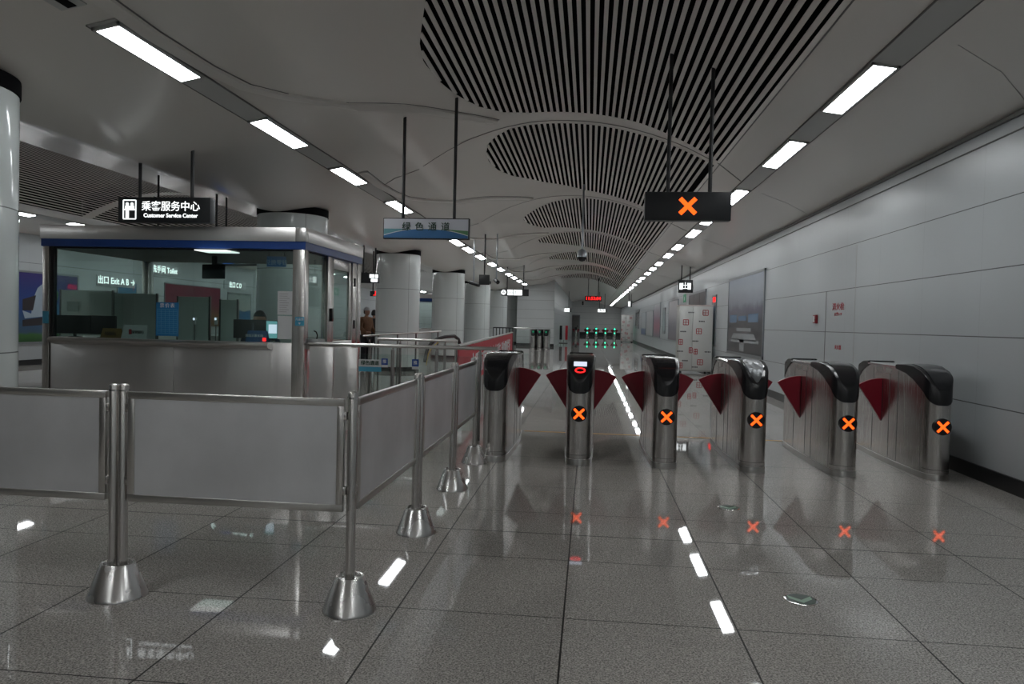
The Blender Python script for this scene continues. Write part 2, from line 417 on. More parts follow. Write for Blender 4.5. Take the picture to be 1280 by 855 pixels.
for i, yr in enumerate(RIBS):
    pts = [(2.26, yr+1.0), (1.75, yr), (1.3, yr-.06), (-.9, yr-.06), (-1.3, yr), (-1.9, yr+.15), (-2.6, yr+.5), (-3.2, yr+1.0), (-3.55, yr+1.45)]
    ribbon('trim_%d' % tn, pts, .018, SEAM, .001, .004); tn += 1
for k in range(6):                          # raised edge that sweeps from each rib out to the light row
    dy = 6.38*k
    pts = [(-3.5, 4.6), (-3.53, 5.6), (-3.5, 6.4), (-3.42, 6.95), (-3.2, 7.35), (-2.75, 7.85), (-2.3, 8.6), (-1.85, 9.5), (-1.4, 10.3)]
    ribbon('trim_%d' % tn, [(x, y+dy) for x, y in pts], .12, BAND, 0, .03); tn += 1
    for off, wd in ((.068, .012), (-.066, .006)):
        ribbon('trim_%d' % tn, [(x+off, y+dy) for x, y in pts], wd, SEAM, 0, .006); tn += 1
for k in range(8):                          # faint joints across the ceiling panels
    yb = 5.95+6.38*k
    ribbon('trim_%d' % tn, [(2.72, yb), (3.2, yb+.32), (3.7, yb+.85)], .006, TRIM, .001, .003); tn += 1
# fine edge line along the slat field
ribbon('trim_%d' % tn, [(1.78, Y0), (1.78, 70)], .014, SEAM, .001, .004); tn += 1
# grey perforated strips that carry the light panels
ribbon('trim_%d' % tn, [(2.41, 5.2), (2.41, 88)], .25, COVER, .001, .01); tn += 1
ribbon('trim_%d' % tn, [(-3.72, 5.25), (-3.72, 43.9)], .25, COVER, .001, .01); tn += 1
for xx, ya, yb in ((2.41-.128, 5.2, 88), (2.41+.128, 5.2, 88), (-3.72-.122, 5.25, 43.9), (-3.72+.122, 5.25, 43.9)):
    ribbon('trim_%d' % tn, [(xx, ya), (xx, yb)], .009, SEAM, .001, .014); tn += 1
ribbon('trim_%d' % tn, [(2.41, Y0), (2.41, 43.9)], .27, COVER, .001, .01, mirror=True); tn += 1

def slat_panel(near, far, label, mirror=False):
    xa, xb = near[0][0], 1.72
    e = empty('slatted_ceiling_panel', (0, 0, 0), 0, label, 'ceiling panel', 'slatted ceiling panels')
    sgn = (lambda x: 2*XV-x) if mirror else (lambda x: x)
    m = MB(); x = xa+.03
    while x < xb-.03:
        y0, y1 = interp(x, near)-.02, interp(x, far)+.02
        if y1-y0 > .05:
            hw, th = (.017, .003) if mirror else (.02, .008)
            zl, zr = zc(x-hw)+.002, zc(x+hw)+.002
            X0, X1 = sgn(x-hw), sgn(x+hw)
            m.prism([(X0, y0, zl), (X1, y0, zr), (X1, y0, zr+th), (X0, y0, zl+th)], (0, y1-y0, 0))
        x += .084
    m.build('slats', SLAT, e, smooth=False)
    # dark lining: a cover above and a rim all round, following the leaf outline
    m = MB(); N = 24
    xs = [lerp(xa, xb, i/N) for i in range(N+1)]
    up = .45
    for a, c in zip(xs, xs[1:]):
        A0, A1, C0, C1 = interp(a, near), interp(a, far), interp(c, near), interp(c, far)
        za, zb = zc(a), zc(c)
        m.quad((sgn(a), A0-.03, za+up), (sgn(c), C0-.03, zb+up), (sgn(c), C1+.03, zb+up), (sgn(a), A1+.03, za+up))
        m.quad((sgn(a), A0-.03, za+up), (sgn(c), C0-.03, zb+up), (sgn(c), C0-.03, zb+.01), (sgn(a), A0-.03, za+.01))
        m.quad((sgn(a), A1+.03, za+up), (sgn(c), C1+.03, zb+up), (sgn(c), C1+.03, zb+.01), (sgn(a), A1+.03, za+.01))
    m.quad((sgn(xb+.02), interp(xb, near), zc(xb)+up), (sgn(xb+.02), interp(xb, far), zc(xb)+up), (sgn(xb+.02), interp(xb, far), zc(xb)+.01), (sgn(xb+.02), interp(xb, near), zc(xb)+.01))
    m.quad((sgn(xa-.01), interp(xa, near), zc(xa)+up), (sgn(xa-.01), interp(xa, far), zc(xa)+up), (sgn(xa-.01), interp(xa, far), zc(xa)+.01), (sgn(xa-.01), interp(xa, near), zc(xa)+.01))
    m.build('lining', VOID, e, smooth=False)
    return e
names = ['largest leaf-shaped slatted ceiling panel, nearest, over the ticket gates', 'second leaf-shaped slatted ceiling panel, behind the hanging orange cross sign',
         'third leaf-shaped slatted ceiling panel, above the dome camera pole', 'fourth leaf-shaped slatted ceiling panel down the hall',
         'fifth slatted ceiling panel, narrow leaf right behind the dome camera', 'sixth slatted ceiling panel, thin sliver beyond the dome camera', 'seventh and farthest slatted ceiling panel, a thin dark arc']
for (n, f), l in zip(LEAVES, names): slat_panel(n, f, l)
lnames = ['slatted ceiling panel of the left bay, nearest, above the service booth', 'slatted ceiling panel of the left bay, second, behind the service sign',
          'slatted ceiling panel of the left bay, third from the front', 'slatted ceiling panel of the left bay, farthest, behind the column']
for (n, f), l in zip(LBAY, lnames): slat_panel(n, f, l, True)

# ------------------------------------------------------------------ ceiling lights
def ceiling_light(X, y0, y1, label, group, mirror=False, wid=.105):
    sx = 2*XV-X if mirror else X
    yc = (y0+y1)/2; L = (y1-y0)/2
    zl, zr = zc(X-wid), zc(X+wid); sl = (zr-zl)/(2*wid)*(-1 if mirror else 1)
    e = empty('ceiling_light', (sx, yc, zc(X)), 0, label, 'ceiling light', group)
    e.rotation_euler = (0, -math.atan(sl), 0)
    m = MB()
    for s in (-1, 1):
        m.box(s*wid-.012, -L-.012, -.036, s*wid+.012, L+.012, -.008); m.box(-wid-.012, s*L-.012, -.036, wid+.012, s*L+.012, -.008)
    m.build('frame', COVER, e, smooth=False)
    MB().box(-wid+.012, -L+.012, -.033, wid-.012, L-.012, -.022).build('diffuser', LIGHT, e, smooth=False)
RL = [(6.5, 7.87), (9.08, 10.5), (12.25, 13.6), (15.0, 16.35), (17.3, 18.7), (20.45, 21.8), (23.0, 24.35), (26.1, 27.5), (28.6, 30.0), (31.2, 32.6), (34.4, 35.8), (37.0, 38.3), (40.4, 41.8)]
y = 43.4
while y < 86: RL.append((y, y+1.4)); y += 2.95
for i, (a, c) in enumerate(RL):
    ceiling_light(2.41, a, c, ('%s white ceiling light panel in the right-hand row' % ordinal(i)) if i < 9 else 'small white light panel far down the right-hand ceiling row',
                  'light panels of the right ceiling row')
ceiling_light(2.41, 1.2, 2.6, 'white ceiling light panel of the right-hand row, overhead behind the viewpoint', 'light panels of the right ceiling row')
ceiling_light(2.41, -2, -.6, 'white ceiling light panel of the right-hand row, at the back end wall', 'light panels of the right ceiling row')
LL = [(5.3, 6.5), (7.87, 9.1), (10.4, 11.6), (13.3, 14.7), (16.2, 17.5), (19.5, 20.9), (21.5, 22.9), (24.0, 25.4), (27.0, 28.4), (29.6, 31.0), (32.7, 34.1), (35.1, 36.5), (37.9, 39.3), (40.8, 42.1)]
for i, (a, c) in enumerate(LL):
    ceiling_light(-3.72, a, c, ('%s white ceiling light panel in the left row above the booth' % ordinal(i)) if i < 9 else 'small white light panel far down the left ceiling row',
                  'light panels of the left ceiling row')
ceiling_light(-3.72, .3, 1.6, 'white ceiling light panel of the left row, overhead behind the viewpoint', 'light panels of the left ceiling row')
ceiling_light(-3.72, -2.6, -1.3, 'white ceiling light panel of the left row, by the back end wall', 'light panels of the left ceiling row')
for i, a in enumerate((3.2, 6.1, 9.0, 11.8, 14.65, 17.2, 20.3, 23, 26, 29, 32, 35, 38, 41, 44, 47, 50, 53, 56)):
    ceiling_light(2.41, a, a+1.35, {4: 'white ceiling light panel in the left bay beside the foreground column', 5: 'white ceiling light panel in the left bay above the booth roof edge'}.get(i, 'white light panel of the far left bay hidden behind the booth and columns'),
                  'light panels of the far left bay', True)
for i in range(4):
    ceiling_light(2.41, -14.5+2.9*i, -13.1+2.9*i, 'white ceiling light panel of the right row behind the viewpoint', 'light panels behind the viewpoint')
    ceiling_light(-3.72, -14.5+2.9*i, -13.1+2.9*i, 'white ceiling light panel of the left row behind the viewpoint', 'light panels behind the viewpoint')
v = empty('ceiling_vent', (-3.74, 4.62, zc(-3.74)), 0, 'dark slot vent in the ceiling at the upper left corner', 'vent')
v.rotation_euler = (0, -math.atan((zc(-3.6)-zc(-3.88))/.28), 0)
MB().box(-.10, -.36, -.014, .10, .36, -.004).build('frame', COVER, v, smooth=False); MB().box(-.035, -.34, -.018, .035, .34, -.0135).build('slot', VOID, v, smooth=False)

# ------------------------------------------------------------------ columns
COLM, nt, o = new_mat('column_enamel')
bs = nt.nodes.new('ShaderNodeBsdfPrincipled'); nt.links.new(bs.outputs[0], o.inputs[0])
tc = nt.nodes.new('ShaderNodeTexCoord'); sp = nt.nodes.new('ShaderNodeSeparateXYZ'); nt.links.new(tc.outputs['Object'], sp.inputs[0])
ang = mth(nt, 'ARCTAN2', sp.outputs[1], sp.outputs[0])
j = near_line(nt, mth(nt, 'SUBTRACT', mth(nt, 'FLOORED_MODULO', mth(nt, 'ADD', ang, 10.55), PI/2), .307), .007)
for c in (1.05, 2.22): j = mth(nt, 'MAXIMUM', j, near_line(nt, mth(nt, 'SUBTRACT', sp.outputs[2], c), .005))
mx = nt.nodes.new('ShaderNodeVectorMath'); mx.operation = 'SCALE'; mx.inputs[0].default_value = (.60, .64, .635)
nt.links.new(mth(nt, 'SUBTRACT', 1, mth(nt, 'MULTIPLY', j, .7)), mx.inputs['Scale']); nt.links.new(mx.outputs[0], bs.inputs['Base Color'])
bs.inputs['Roughness'].default_value = .09
def column(y, label, r=.6, x=-5.27):
    e = empty('column', (x, y, 0), 0, label, 'column', 'row of white columns')
    MB().lathe([(r, .12), (r, 3.16)], n=64).build('shaft', COLM, e)
    MB().lathe([(r+.012, 3.165), (r+.012, 3.29)], n=64).build('collar', VOID, e)
    MB().lathe([(r+.015, 0), (r+.015, .12)], n=64).build('base_ring', BASEB, e)
for y, l in ((5.38, 'white enamel column cut by the left edge of the photo'), (12.6, 'white column rising behind the service booth'),
             (19.85, 'white column standing just right of the service booth'), (27.1, 'white column behind the glass fence, next beyond the booth-side column'),
             (34.3, 'white column behind the hanging black box, fourth from the front'), (41.5, 'white column under the lit exit sign'), (48.8, 'farthest white column against the end wall')):
    column(y, l)

# ------------------------------------------------------------------ ticket gates
def smooth(t): t = max(0, min(1, t)); return t*t*(3-2*t)
GL = 1.88
def outline(off=0.0, n=10):                 # right-hand half outline, front to back: (x, y)
    pts = []
    for i in range(n+1):
        a = PI/2*i/n; pts.append(((.118+off)*math.sin(a), .09-(.118+off)*math.cos(a)*1.0))
    for y in (.15, .3, .45, .6, .75, .9, 1.1, 1.3, 1.5, 1.65): pts.append((.122+off+.028*math.sin(PI*min(1, max(0, (y-.1)/1.68))), y))
    for i in range(n+1):
        a = PI/2*i/n; pts.append(((.118+off)*math.cos(a), GL-.09+(.118+off)*math.sin(a)))
    return pts
def body_top(y):                            # where steel ends under the caps
    if y < .8: return interp(y, [(-.03, .712), (-.015, .722), (.01, .742), (.05, .785), (.09, .825), (.15, .862), (.25, .915), (.4, .972), (.55, 1.005), (.7, 1.02)])
    if y > GL-.6: return interp(GL-y, [(-.03, .775), (.05, .83), (.09, .86), (.15, .90), (.25, .955), (.4, 1.005), (.5, 1.02)])
    return 1.02
def cap_top(y):
    return interp(y, [(-.04, .80), (-.03, .83), (-.01, .885), (.02, .93), (.06, .97), (.12, 1.008), (.2, 1.036), (.3, 1.054), (.42, 1.062), (.55, 1.06), (.72, 1.048)])
def rcap_top(y): return interp(GL-y, [(-.04, .83), (-.02, .89), (.02, .95), (.09, 1.0), (.2, 1.035), (.34, 1.05), (.5, 1.05)])
def loft(m, pts, zb, zt, inset=0):
    """wall between zb(y) and zt(y) along a half outline, mirrored, closed above and below"""
    b = m.b; rows = []
    for x, y in pts:
        row = [b.verts.new((s*x, y, z)) for s in (1, -1) for z in (zb(y), zt(y))]
        k = inset
        row += [b.verts.new((s*max(0, x-k), y, zt(y)+.6*k)) for s in (1, -1)]
        rows.append(row)
    for p, q in zip(rows, rows[1:]):
        for f in ((p[0], q[0], q[1], p[1]), (p[2], p[3], q[3], q[2]), (p[1], q[1], q[4], p[4]), (p[3], p[5], q[5], q[3]), (p[4], q[4], q[5], p[5]), (p[0], p[2], q[2], q[0])):
            try: b.faces.new(f)
            except ValueError: pass
    for p in (rows[0], rows[-1]):
        try: b.faces.new((p[0], p[1], p[4], p[5], p[3], p[2]))
        except ValueError: pass
    bmesh.ops.remove_doubles(b, verts=b.verts, dist=1e-5)
def disc(m, c, r, axis_y, t, n=28):
    m.prism([(c[0]+r*math.cos(2*PI*k/n), c[1], c[2]+r*math.sin(2*PI*k/n)) for k in range(n)], (0, t, 0)); return m
def flap(m, side, y=.0):
    x0 = side*.125; r = .475; z0 = .41
    pts = [(x0-side*.06, z0), (x0+side*.012, z0)]
    N = 12; a1 = math.radians(33)
    for i in range(N+1):
        a = a1*(1-i/N); pts.append((x0+side*.012+side*r*math.sin(a), z0+r*math.cos(a)))
    pts.append((x0-side*.06, z0+r))
    m.prism([(x, y-.018, z) for x, z in pts], (0, .036, 0)); return m
def make_gate(loc, label, sides=(-1, 1), face=None, cross=True, reader=None, led=None):
    e = empty('ticket_gate', loc, 0, label, 'ticket gate', 'row of ticket gates')
    m = MB(); loft(m, outline(), lambda y: .06, body_top); m.build('body', STEEL, e, angle=30)
    m = MB(); loft(m, outline(.004), lambda y: 0.0, lambda y: .055, .003); m.build('plinth', STEELH, e, angle=30)
    op = outline(.008)
    fr = [p for p in op if p[1] <= .5]+[(.122+.008+.028*math.sin(PI*(.68-.1)/1.68), .68)]
    m = MB(); loft(m, fr, lambda y: body_top(y)-.004, lambda y: max(cap_top(y), body_top(y)+.02), .014); cap = m.build('front_cap', BLACKC, e, angle=40)
    m = MB(); fy = [-.024, -.016, 0, .03, .07, .12, .2, .3, .42, .55]; fw_ = [.03, .05, .068, .082, .09, .094, .097, .099, .10, .10]
    for (ya, wa), (yb, wb) in zip(zip(fy, fw_), zip(fy[1:], fw_[1:])):
        za, zb2 = cap_top(ya)+.0115, cap_top(yb)+.0115
        m.quad((-wa, ya-.004, za), (wa, ya-.004, za), (wb, yb-.004, zb2), (-wb, yb-.004, zb2))
    bmesh.ops.remove_doubles(m.b, verts=m.b.verts, dist=1e-4); m.build('reader_face', BLACK, e, angle=60)
    yr = GL-.42
    rr = [(.122+.008+.028*math.sin(PI*(yr-.1)/1.68), yr)]+[p for p in op if p[1] >= GL-.35]
    m = MB(); loft(m, rr, lambda y: body_top(y)-.004, lambda y: max(rcap_top(y), body_top(y)+.02), .014); m.build('rear_cap', BLACKC, e, angle=40)
    # steel lid between the caps, with small inlays
    mid = [p for p in outline(.004) if .70 <= p[1] <= GL-.45]
    mid = [(mid[0][0], .685)]+mid+[(mid[-1][0], GL-.425)]
    m = MB(); loft(m, mid, lambda y: 1.015, lambda y: 1.036, .02); lid = m.build('lid', CHROME, e, angle=30)
    for yy in (.86, 1.1):
        MB().box(-.155, yy-.07, .955, .155, yy+.07, 1.0).build('side_plate', STEELH, e, smooth=False)
    # upright joints of the side panels
    for s in (-1, 1):
        for yy in (.62, .82, 1.28):
            xx = s*(.1225+.028*math.sin(PI*(yy-.1)/1.68)); MB().box(xx-.0015, yy-.002, .07, xx+.0015, yy+.002, min(1.0, body_top(yy)-.01)).build('panel_joint', SEAM, e, smooth=False)
        xx = s*.121
        MB().box(xx-.0015, .125, .07, xx+.0015, .129, .78).build('panel_joint', SEAM, e, smooth=False)
    MB().lathe([(.1195, .10), (.1195, .104)], (0, .09, 0), n=40).build('foot_joint', SEAM, e)
    # coloured flaps, one fan per open lane
    for s in sides:
        f = flap(MB(), s, 1.03).build('flap', RED, e, smooth=False)
        MB().box(s*.148-.004, 1.005, .43, s*.148+.004, 1.055, .875).build('flap_slot', BLACKM, e, smooth=False)
    if cross:
        disc(MB(), (0, -.047, .512), .079, 1, .06).build('display', BLACK, e, angle=30)
        d = e
        for a in (45, -45):
            c, s2 = math.cos(math.radians(a)), math.sin(math.radians(a))
            MB().obox((0, -.0485, .512), (.068*c, 0, .068*s2), (0, .002, 0), (-.0115*s2, 0, .0115*c)).build('cross_bar', XO, e, smooth=False)
    # reader on the sloping front of the cap
    tilt = math.radians(-38)
    def on_cap(y, z): return (0, y, z)
    if reader == 'screen':
        q = empty('reader', (0, .072, .992)); q.parent = e; q.rotation_euler = (math.radians(44), 0, 0)
        MB().box(-.065, -.028, .0, .065, .028, .012, .003).build('screen', SCRN, q)
        m = MB(); N = 24
        for k in range(N):
            a, c2 = 2*PI*k/N, 2*PI*(k+1)/N
            for (r0, r1) in ((.040, .052),):
                P = [(math.cos(t)*r, -.085+math.sin(t)*r*.62, z) for t, r, z in ((a, r0, .002), (a, r1, .002), (c2, r1, .002), (c2, r0, .002))]
                m.prism(P, (0, 0, .008))
        m.build('reader_ring', REDL, q)
    if reader == 'oval':                       # silver hood that follows the slope of the cap, with an oval groove
        def cap_pt(u, y, up): return (u, y-.006, cap_top(y)+.0125+up)
        N = 30; m = MB(); rings = []
        for sc, up in ((1, 0), (.98, .008), (.6, .012), (.02, .013)):
            rings.append([m.b.verts.new(cap_pt(.088*sc*math.cos(2*PI*k/N), .19+.21*sc*math.sin(2*PI*k/N), up)) for k in range(N)])
        for p, q in zip(rings, rings[1:]):
            for k in range(N): m.b.faces.new((p[k], p[(k+1) % N], q[(k+1) % N], q[k]))
        m.build('reader_plate', HOOD, e, angle=40)
        m = MB(); M = 30
        for k in range(M):
            a, c2 = 2*PI*k/M, 2*PI*(k+1)/M
            m.quad(*[cap_pt(.062*r*math.cos(t), .20+.13*r*math.sin(t), .0135) for t, r in ((a, .95), (a, 1.03), (c2, 1.03), (c2, .95))])
        m.build('reader_groove', SEAM, e)
    if led:
        disc(MB(), (0, -.05, .51), .075, 1, .05).build('display', led, e); disc(MB(), (0, -.04, .93), .085, 1, .06).build('reader_lamp', led, e)
    return e
GX = [-.925, -.08, .765, 1.61, 2.455, 3.30]
GLAB = ['ticket gate at the left end of the row, touching the barrier, one red flap', 'ticket gate with a lit white screen and red ring, second from left',
        'ticket gate with dark reader face, third from left, left of the orange hanging cross', 'ticket gate with silver oval reader plate, fourth from left',
        'ticket gate fifth from left, second from the right wall', 'ticket gate at the right end of the row, against the white wall']
GATES = []
for i, x in enumerate(GX):
    GATES.append(make_gate((x, 7.265, 0), GLAB[i], (1,) if i == 0 else ((-1,) if i == 5 else (-1, 1)), cross=i > 0,
                 reader=[None, 'screen', 'dark', 'oval', None, None][i]))
far0 = None
for i, x in enumerate((-1.4, -.21, .71, 1.65, 2.6)):
    l = 'small distant ticket gate with green lights, %s from left' % ['first', 'second', 'third', 'fourth', 'fifth'][i]
    if i == 0: l = 'small distant ticket gate without green lights, beside the far grey door'
    if far0 is None or i == 1:
        g = make_gate((x, 77, 0), l, led=GREENL if i else None, cross=False); far0 = g
    else:
        g = copy_tree(far0); g.location = (x, 77, 0); g['label'] = l
    g['group'] = 'far row of ticket gates'
GREEND = emit('dim_green_led', (.05, .5, .25), .35)
mid0 = make_gate((-2.93, 38.5, 0), 'distant ticket gate with dim green lamp by the end wall, left of three', sides=(), cross=False)
disc(MB(), (0, -.04, .93), .05, 1, .06).build('reader_lamp', GREEND, mid0); mid0['group'] = 'ticket gates by the end wall'
for i in (1, 2):
    g = copy_tree(mid0); g.location = (-2.93+.34*i, 38.5, 0); g['label'] = 'distant ticket gate with dim green lamp by the end wall, %s of three' % ['', 'middle', 'right'][i]

# ------------------------------------------------------------------ steel barriers
def post_set(loc, n, along, label):
    """one weighted cone foot carrying one or two upright tubes"""
    e = empty('barrier_post', loc, 0, label, 'barrier post', 'steel barrier posts')
    half = .012 if n == 2 else 0
    ex = along
    b = MB(); b.lathe([(.128, 0), (.128, .006), (.124, .014), (.069, .160), (.065, .165), (.056, .163), (.053, .15), (.03, .148)], half=half)
    bo = b.build('base', CONE, e)
    if ex == 'x': bo.rotation_euler = (0, 0, PI/2)
    offs = [0] if n == 1 else ([-.025, .025] if ex == 'x' else [-.045, .045])
    for k in offs:
        c = (k, 0, 0) if ex == 'x' else (0, k, 0)
        p = MB().lathe([(.0235, .12), (.0235, 1.035), (.021, 1.043), (.012, 1.047)], c, n=24).build('post', STEEL, e)
        MB().lathe([(.027, 1.012), (.027, 1.02)], c, n=24).build('ring', CHROME, p)
    return e
POSTS = [((-2.285, 3.38, 0), 2, 'x', 'twin steel barrier post at left on an oblong cone foot'), ((-1.108, 3.39, 0), 1, 'y', 'single steel corner post on a round cone foot, nearest'),
         ((-1.1, 4.72, 0), 2, 'y', 'twin steel barrier post, second foot behind the corner post'), ((-1.1, 6.0, 0), 2, 'y', 'twin steel barrier post, third foot towards the gates'),
         ((-1.1, 7.17, 0), 1, 'y', 'single steel barrier post touching the left ticket gate')]
for p, n, a, l in POSTS: post_set(p, n, a, l)
def barrier_panel(p0, p1, label):
    p0, p1 = Vector(p0), Vector(p1); d = p1-p0; L = d.length; ang = math.atan2(d.y, d.x)
    e = empty('steel_barrier', (p0+p1)/2, ang, label, 'barrier panel', 'steel barrier panels')
    z0, z1, h, t = .475, 1.012, L/2, .014
    m = MB(); f = .034
    m.box(-h, -t, z1-f, h, t, z1, .003).box(-h, -t, z0, h, t, z0+f, .003).box(-h, -t, z0+f, -h+f, t, z1-f, .003).box(h-f, -t, z0+f, h, t, z1-f, .003)
    m.build('frame', STEELH, e)
    MB().box(-h+f-.002, -.006, z0+f-.002, h-f+.002, .006, z1-f+.002).build('sheet', SHEET, e, smooth=False)
    for s in (-1, 1):
        for z in (z0+.1, z1-.08): MB().box(s*h-.012, -.012, z-.02, s*h+.012, .012, z+.02, .003).build('bracket', STEEL, e)
    return e
barrier_panel((-3.42, 3.37, 0), (-2.34, 3.37, 0), 'steel barrier panel cut by the left edge of the photo')
barrier_panel((-2.225, 3.37, 0), (-1.14, 3.37, 0), 'steel barrier panel facing the viewer between twin post and corner post')
barrier_panel((-1.1, 3.43, 0), (-1.1, 4.625, 0), 'steel barrier panel just behind the corner post with red glint')
barrier_panel((-1.1, 4.82, 0), (-1.1, 5.905, 0), 'steel barrier panel in the middle of the side row')
barrier_panel((-1.1, 6.1, 0), (-1.1, 7.13, 0), 'steel barrier panel nearest the left ticket gate')

# ------------------------------------------------------------------ hanging signs
def rods(e, xs, z0, y, r=.012, zt=None, mat=BLACKM, name='rod'):
    for x in xs:
        wx = e.location.x+x
        MB().tube([(x, y, z0), (x, y, (zt if zt else zc(wx)+.02)-e.location.z)], r, 10).build(name, mat, e)
def sign_box(name, x0, x1, y, z0, z1, label, cat='sign', t=.06, mat=PANELBK, rx=None, rot=0, group=None, rr=.012, bev=.006):
    xc, zcn = (x0+x1)/2, (z0+z1)/2
    e = empty(name, (xc, y, zcn), rot, label, cat, group)
    w2, h2 = (x1-x0)/2, (z1-z0)/2
    MB().box(-w2, -t, -h2, w2, t, h2, bev).build('housing', mat, e)
    rods(e, rx if rx else (-w2*.6, w2*.6), h2-.005, 0, rr)
    return e, w2, h2, -t-.002
# orange cross
e, w2, h2, yf = sign_box('lane_sign', .522, 1.372, 7.6, 2.455, 2.74, 'black hanging lane sign with a glowing orange cross', rx=(-.195, .22), rr=.02)
for a in (45, -45):
    c, s2 = math.cos(math.radians(a)), math.sin(math.radians(a))
    MB().obox((.0, yf, .0), (.108*c, 0, .108*s2), (0, .004, 0), (-.021*s2, 0, .021*c)).build('cross_bar', XO, e, smooth=False)
# green lane sign
e, w2, h2, yf = sign_box('lane_sign', -2.585, -1.50, 9.0, 2.395, 2.655, 'pale hanging sign with blue waves and four Chinese characters', t=.035, mat=BLACKM, rx=(-.30, .345), rr=.02)
MB().box(-w2+.012, yf-.002, -h2+.012, w2-.012, yf+.004, h2-.012).build('face', pbr('sign_face_pale', (.68, .70, .77), .4), e, smooth=False)
def wave(fn0, fn1, mat, name, yy, x0=-w2+.014, x1=w2-.014):
    N = 30; pts = []
    for i in range(N+1):
        x = lerp(x0, x1, i/N); pts.append((x, fn1(x)))
    for i in range(N, -1, -1):
        x = lerp(x0, x1, i/N); pts.append((x, fn0(x)))
    MB().prism([(x, yy, max(-h2+.013, z)) for x, z in pts], (0, -.001, 0)).build(name, mat, e, smooth=False)
bot = lambda x: -h2+.0125
wave(bot, lambda x: -.005-.05*(max(0, x+.1)), pbr('wave_teal', (.13, .36, .42), .4), 'wave', yf-.0025, x1=.1)
wave(bot, lambda x: -.005-.06*(max(0, x-.2)), pbr('wave_green', (.10, .26, .12), .4), 'wave', yf-.0028, x0=.2)
wave(bot, lambda x: .005-.30*x*x, INKW, 'wave', yf-.0032)
wave(bot, lambda x: -.004-.30*x*x, pbr('wave_blue', (.035, .17, .40), .4), 'wave', yf-.0045)
text('lettering', '绿 色 通 道', .112, INKG, e, (.0, yf-.006, .018), bold=.0012, space=1.18)
# customer service centre
SVC = at(209, 263, 8.25)
zz0, zz1 = at(209, 279, 8.25).z, at(209, 247.5, 8.25).z
xa, xb = at(151.5, 263, 8.25).x, at(266, 263, 8.25).x
e, w2, h2, yf = sign_box('service_sign', xa, xb, 8.25, zz0, zz1, 'black lit sign with white Customer Service Center lettering above the booth', rx=(-.335, .315), rr=.02)
L = -w2+.07; pw = .155; ph = h2*.74
m = MB()
for s in (-1, 1):
    m.box(L+pw/2+s*pw/2-.006, yf-.004, -ph, L+pw/2+s*pw/2+.006, yf, ph); m.box(L, yf-.004, s*ph-.006, L+pw, yf, s*ph+.006)
m.build('pictogram_frame', SIGNW, e, smooth=False)
m = MB()
for cx, hh in ((L+.048, .075), (L+.108, .05)):
    disc(m, (cx, yf-.004, ph-.045), .019, 1, .004)
    m.prism([(cx-.03, yf-.004, ph-.115), (cx+.03, yf-.004, ph-.115), (cx+.024, yf-.004, ph-.064), (cx-.024, yf-.004, ph-.064)], (0, .004, 0))
m.box(L+.03, yf-.004, -ph+.01, L+.068, yf, ph-.115); m.box(L+.006, yf-.004, -.008, L+pw-.006, yf, .004)
m.build('pictogram', SIGNW, e, smooth=False)
text('lettering', '乘客服务中心', .122, SIGNW, e, (.085, yf, .035), bold=.0005, space=.98)
text('lettering', 'Customer Service Center', .066, SIGNW, e, (.085, yf, -.068), bold=.0012, sx=.97)
q0, q1 = at(193, 291, 11.0), at(278, 291, 11.0)
e2, w2, h2, yf = sign_box('service_sign', q0.x, q1.x, 11.0, at(230, 303, 11).z, at(230, 287, 11).z, 'rear hanging sign behind the booth roof, only its two rods showing', rx=(q0.x+.06-(q0.x+q1.x)/2, q1.x-.1-(q0.x+q1.x)/2), rr=.016)
# small signs
def small_sign(px0, py0, px1, py1, Y, name, label, bits=(), t=.05, rot=0, rx=None):
    A, B = at(px0, (py0+py1)/2, Y), at(px1, (py0+py1)/2, Y); zt, zb = at((px0+px1)/2, py0, Y).z, at((px0+px1)/2, py1, Y).z
    e, w2, h2, yf = sign_box(name, A.x, B.x, Y, zb, zt, label, t=t, rot=rot, rx=rx, rr=.02)
    for (a, c, d, f, mat) in bits:           # lit fields in fractions of the face
        MB().box(lerp(-w2, w2, a), yf-.003, lerp(-h2, h2, d), lerp(-w2, w2, c), yf, lerp(-h2, h2, f), .004).build('lit_field', mat, e, smooth=False)
    return e, w2, h2, yf
e, w2, h2, yf = small_sign(449, 341, 474, 354, 18.0, 'direction_sign', 'small black hanging direction sign right behind the booth', [(.55, .78, .5, .85, SIGNW), (.82, .97, .5, .85, SIGNW), (.62, .95, .12, .42, SIGNW)])
e, w2, h2, yf = small_sign(463, 364, 479, 370.5, 24.0, 'led_board', 'small red LED board beside the booth-side column')
text('lettering', '上行', .16, REDL, e, (.05, yf, 0), bold=.004)
e, w2, h2, yf = small_sign(599, 343.5, 612, 356, 19.5, 'control_box', 'plain black box hanging from the ceiling, beside two cameras', rx=(.0,))
e, w2, h2, yf = small_sign(627, 361.5, 661, 370, 30.0, 'exit_sign', 'hanging exit sign with white lit fields near the end wall', [(.22, .42, .1, .9, SIGNW), (.44, .76, .1, .9, SIGNW)])
disc(MB(), (-w2*.84, yf-.002, 0), h2*.72, 1, .003).build('lit_field', SIGNW, e)
text('lettering', '出口', .17, INK, e, (w2*.2, yf-.004, .0)); text('lettering', 'Exit', .14, INK, e, (-w2*.36, yf-.004, .0)); text('lettering', 'A', .2, INK, e, (-w2*.84, yf-.004, .0))
e, w2, h2, yf = small_sign(698, 385, 714, 390, 62.0, 'direction_sign', 'far white lit sign hanging left in front of the end wall', [(.03, .88, .08, .92, SIGNW)])
text('lettering', '出口 Exit', .26, INK, e, (0, yf-.004, 0))
e, w2, h2, yf = small_sign(747, 386, 758, 390.5, 62.0, 'direction_sign', 'far white lit sign hanging under the red clock', [(.03, .88, .08, .92, SIGNW)])
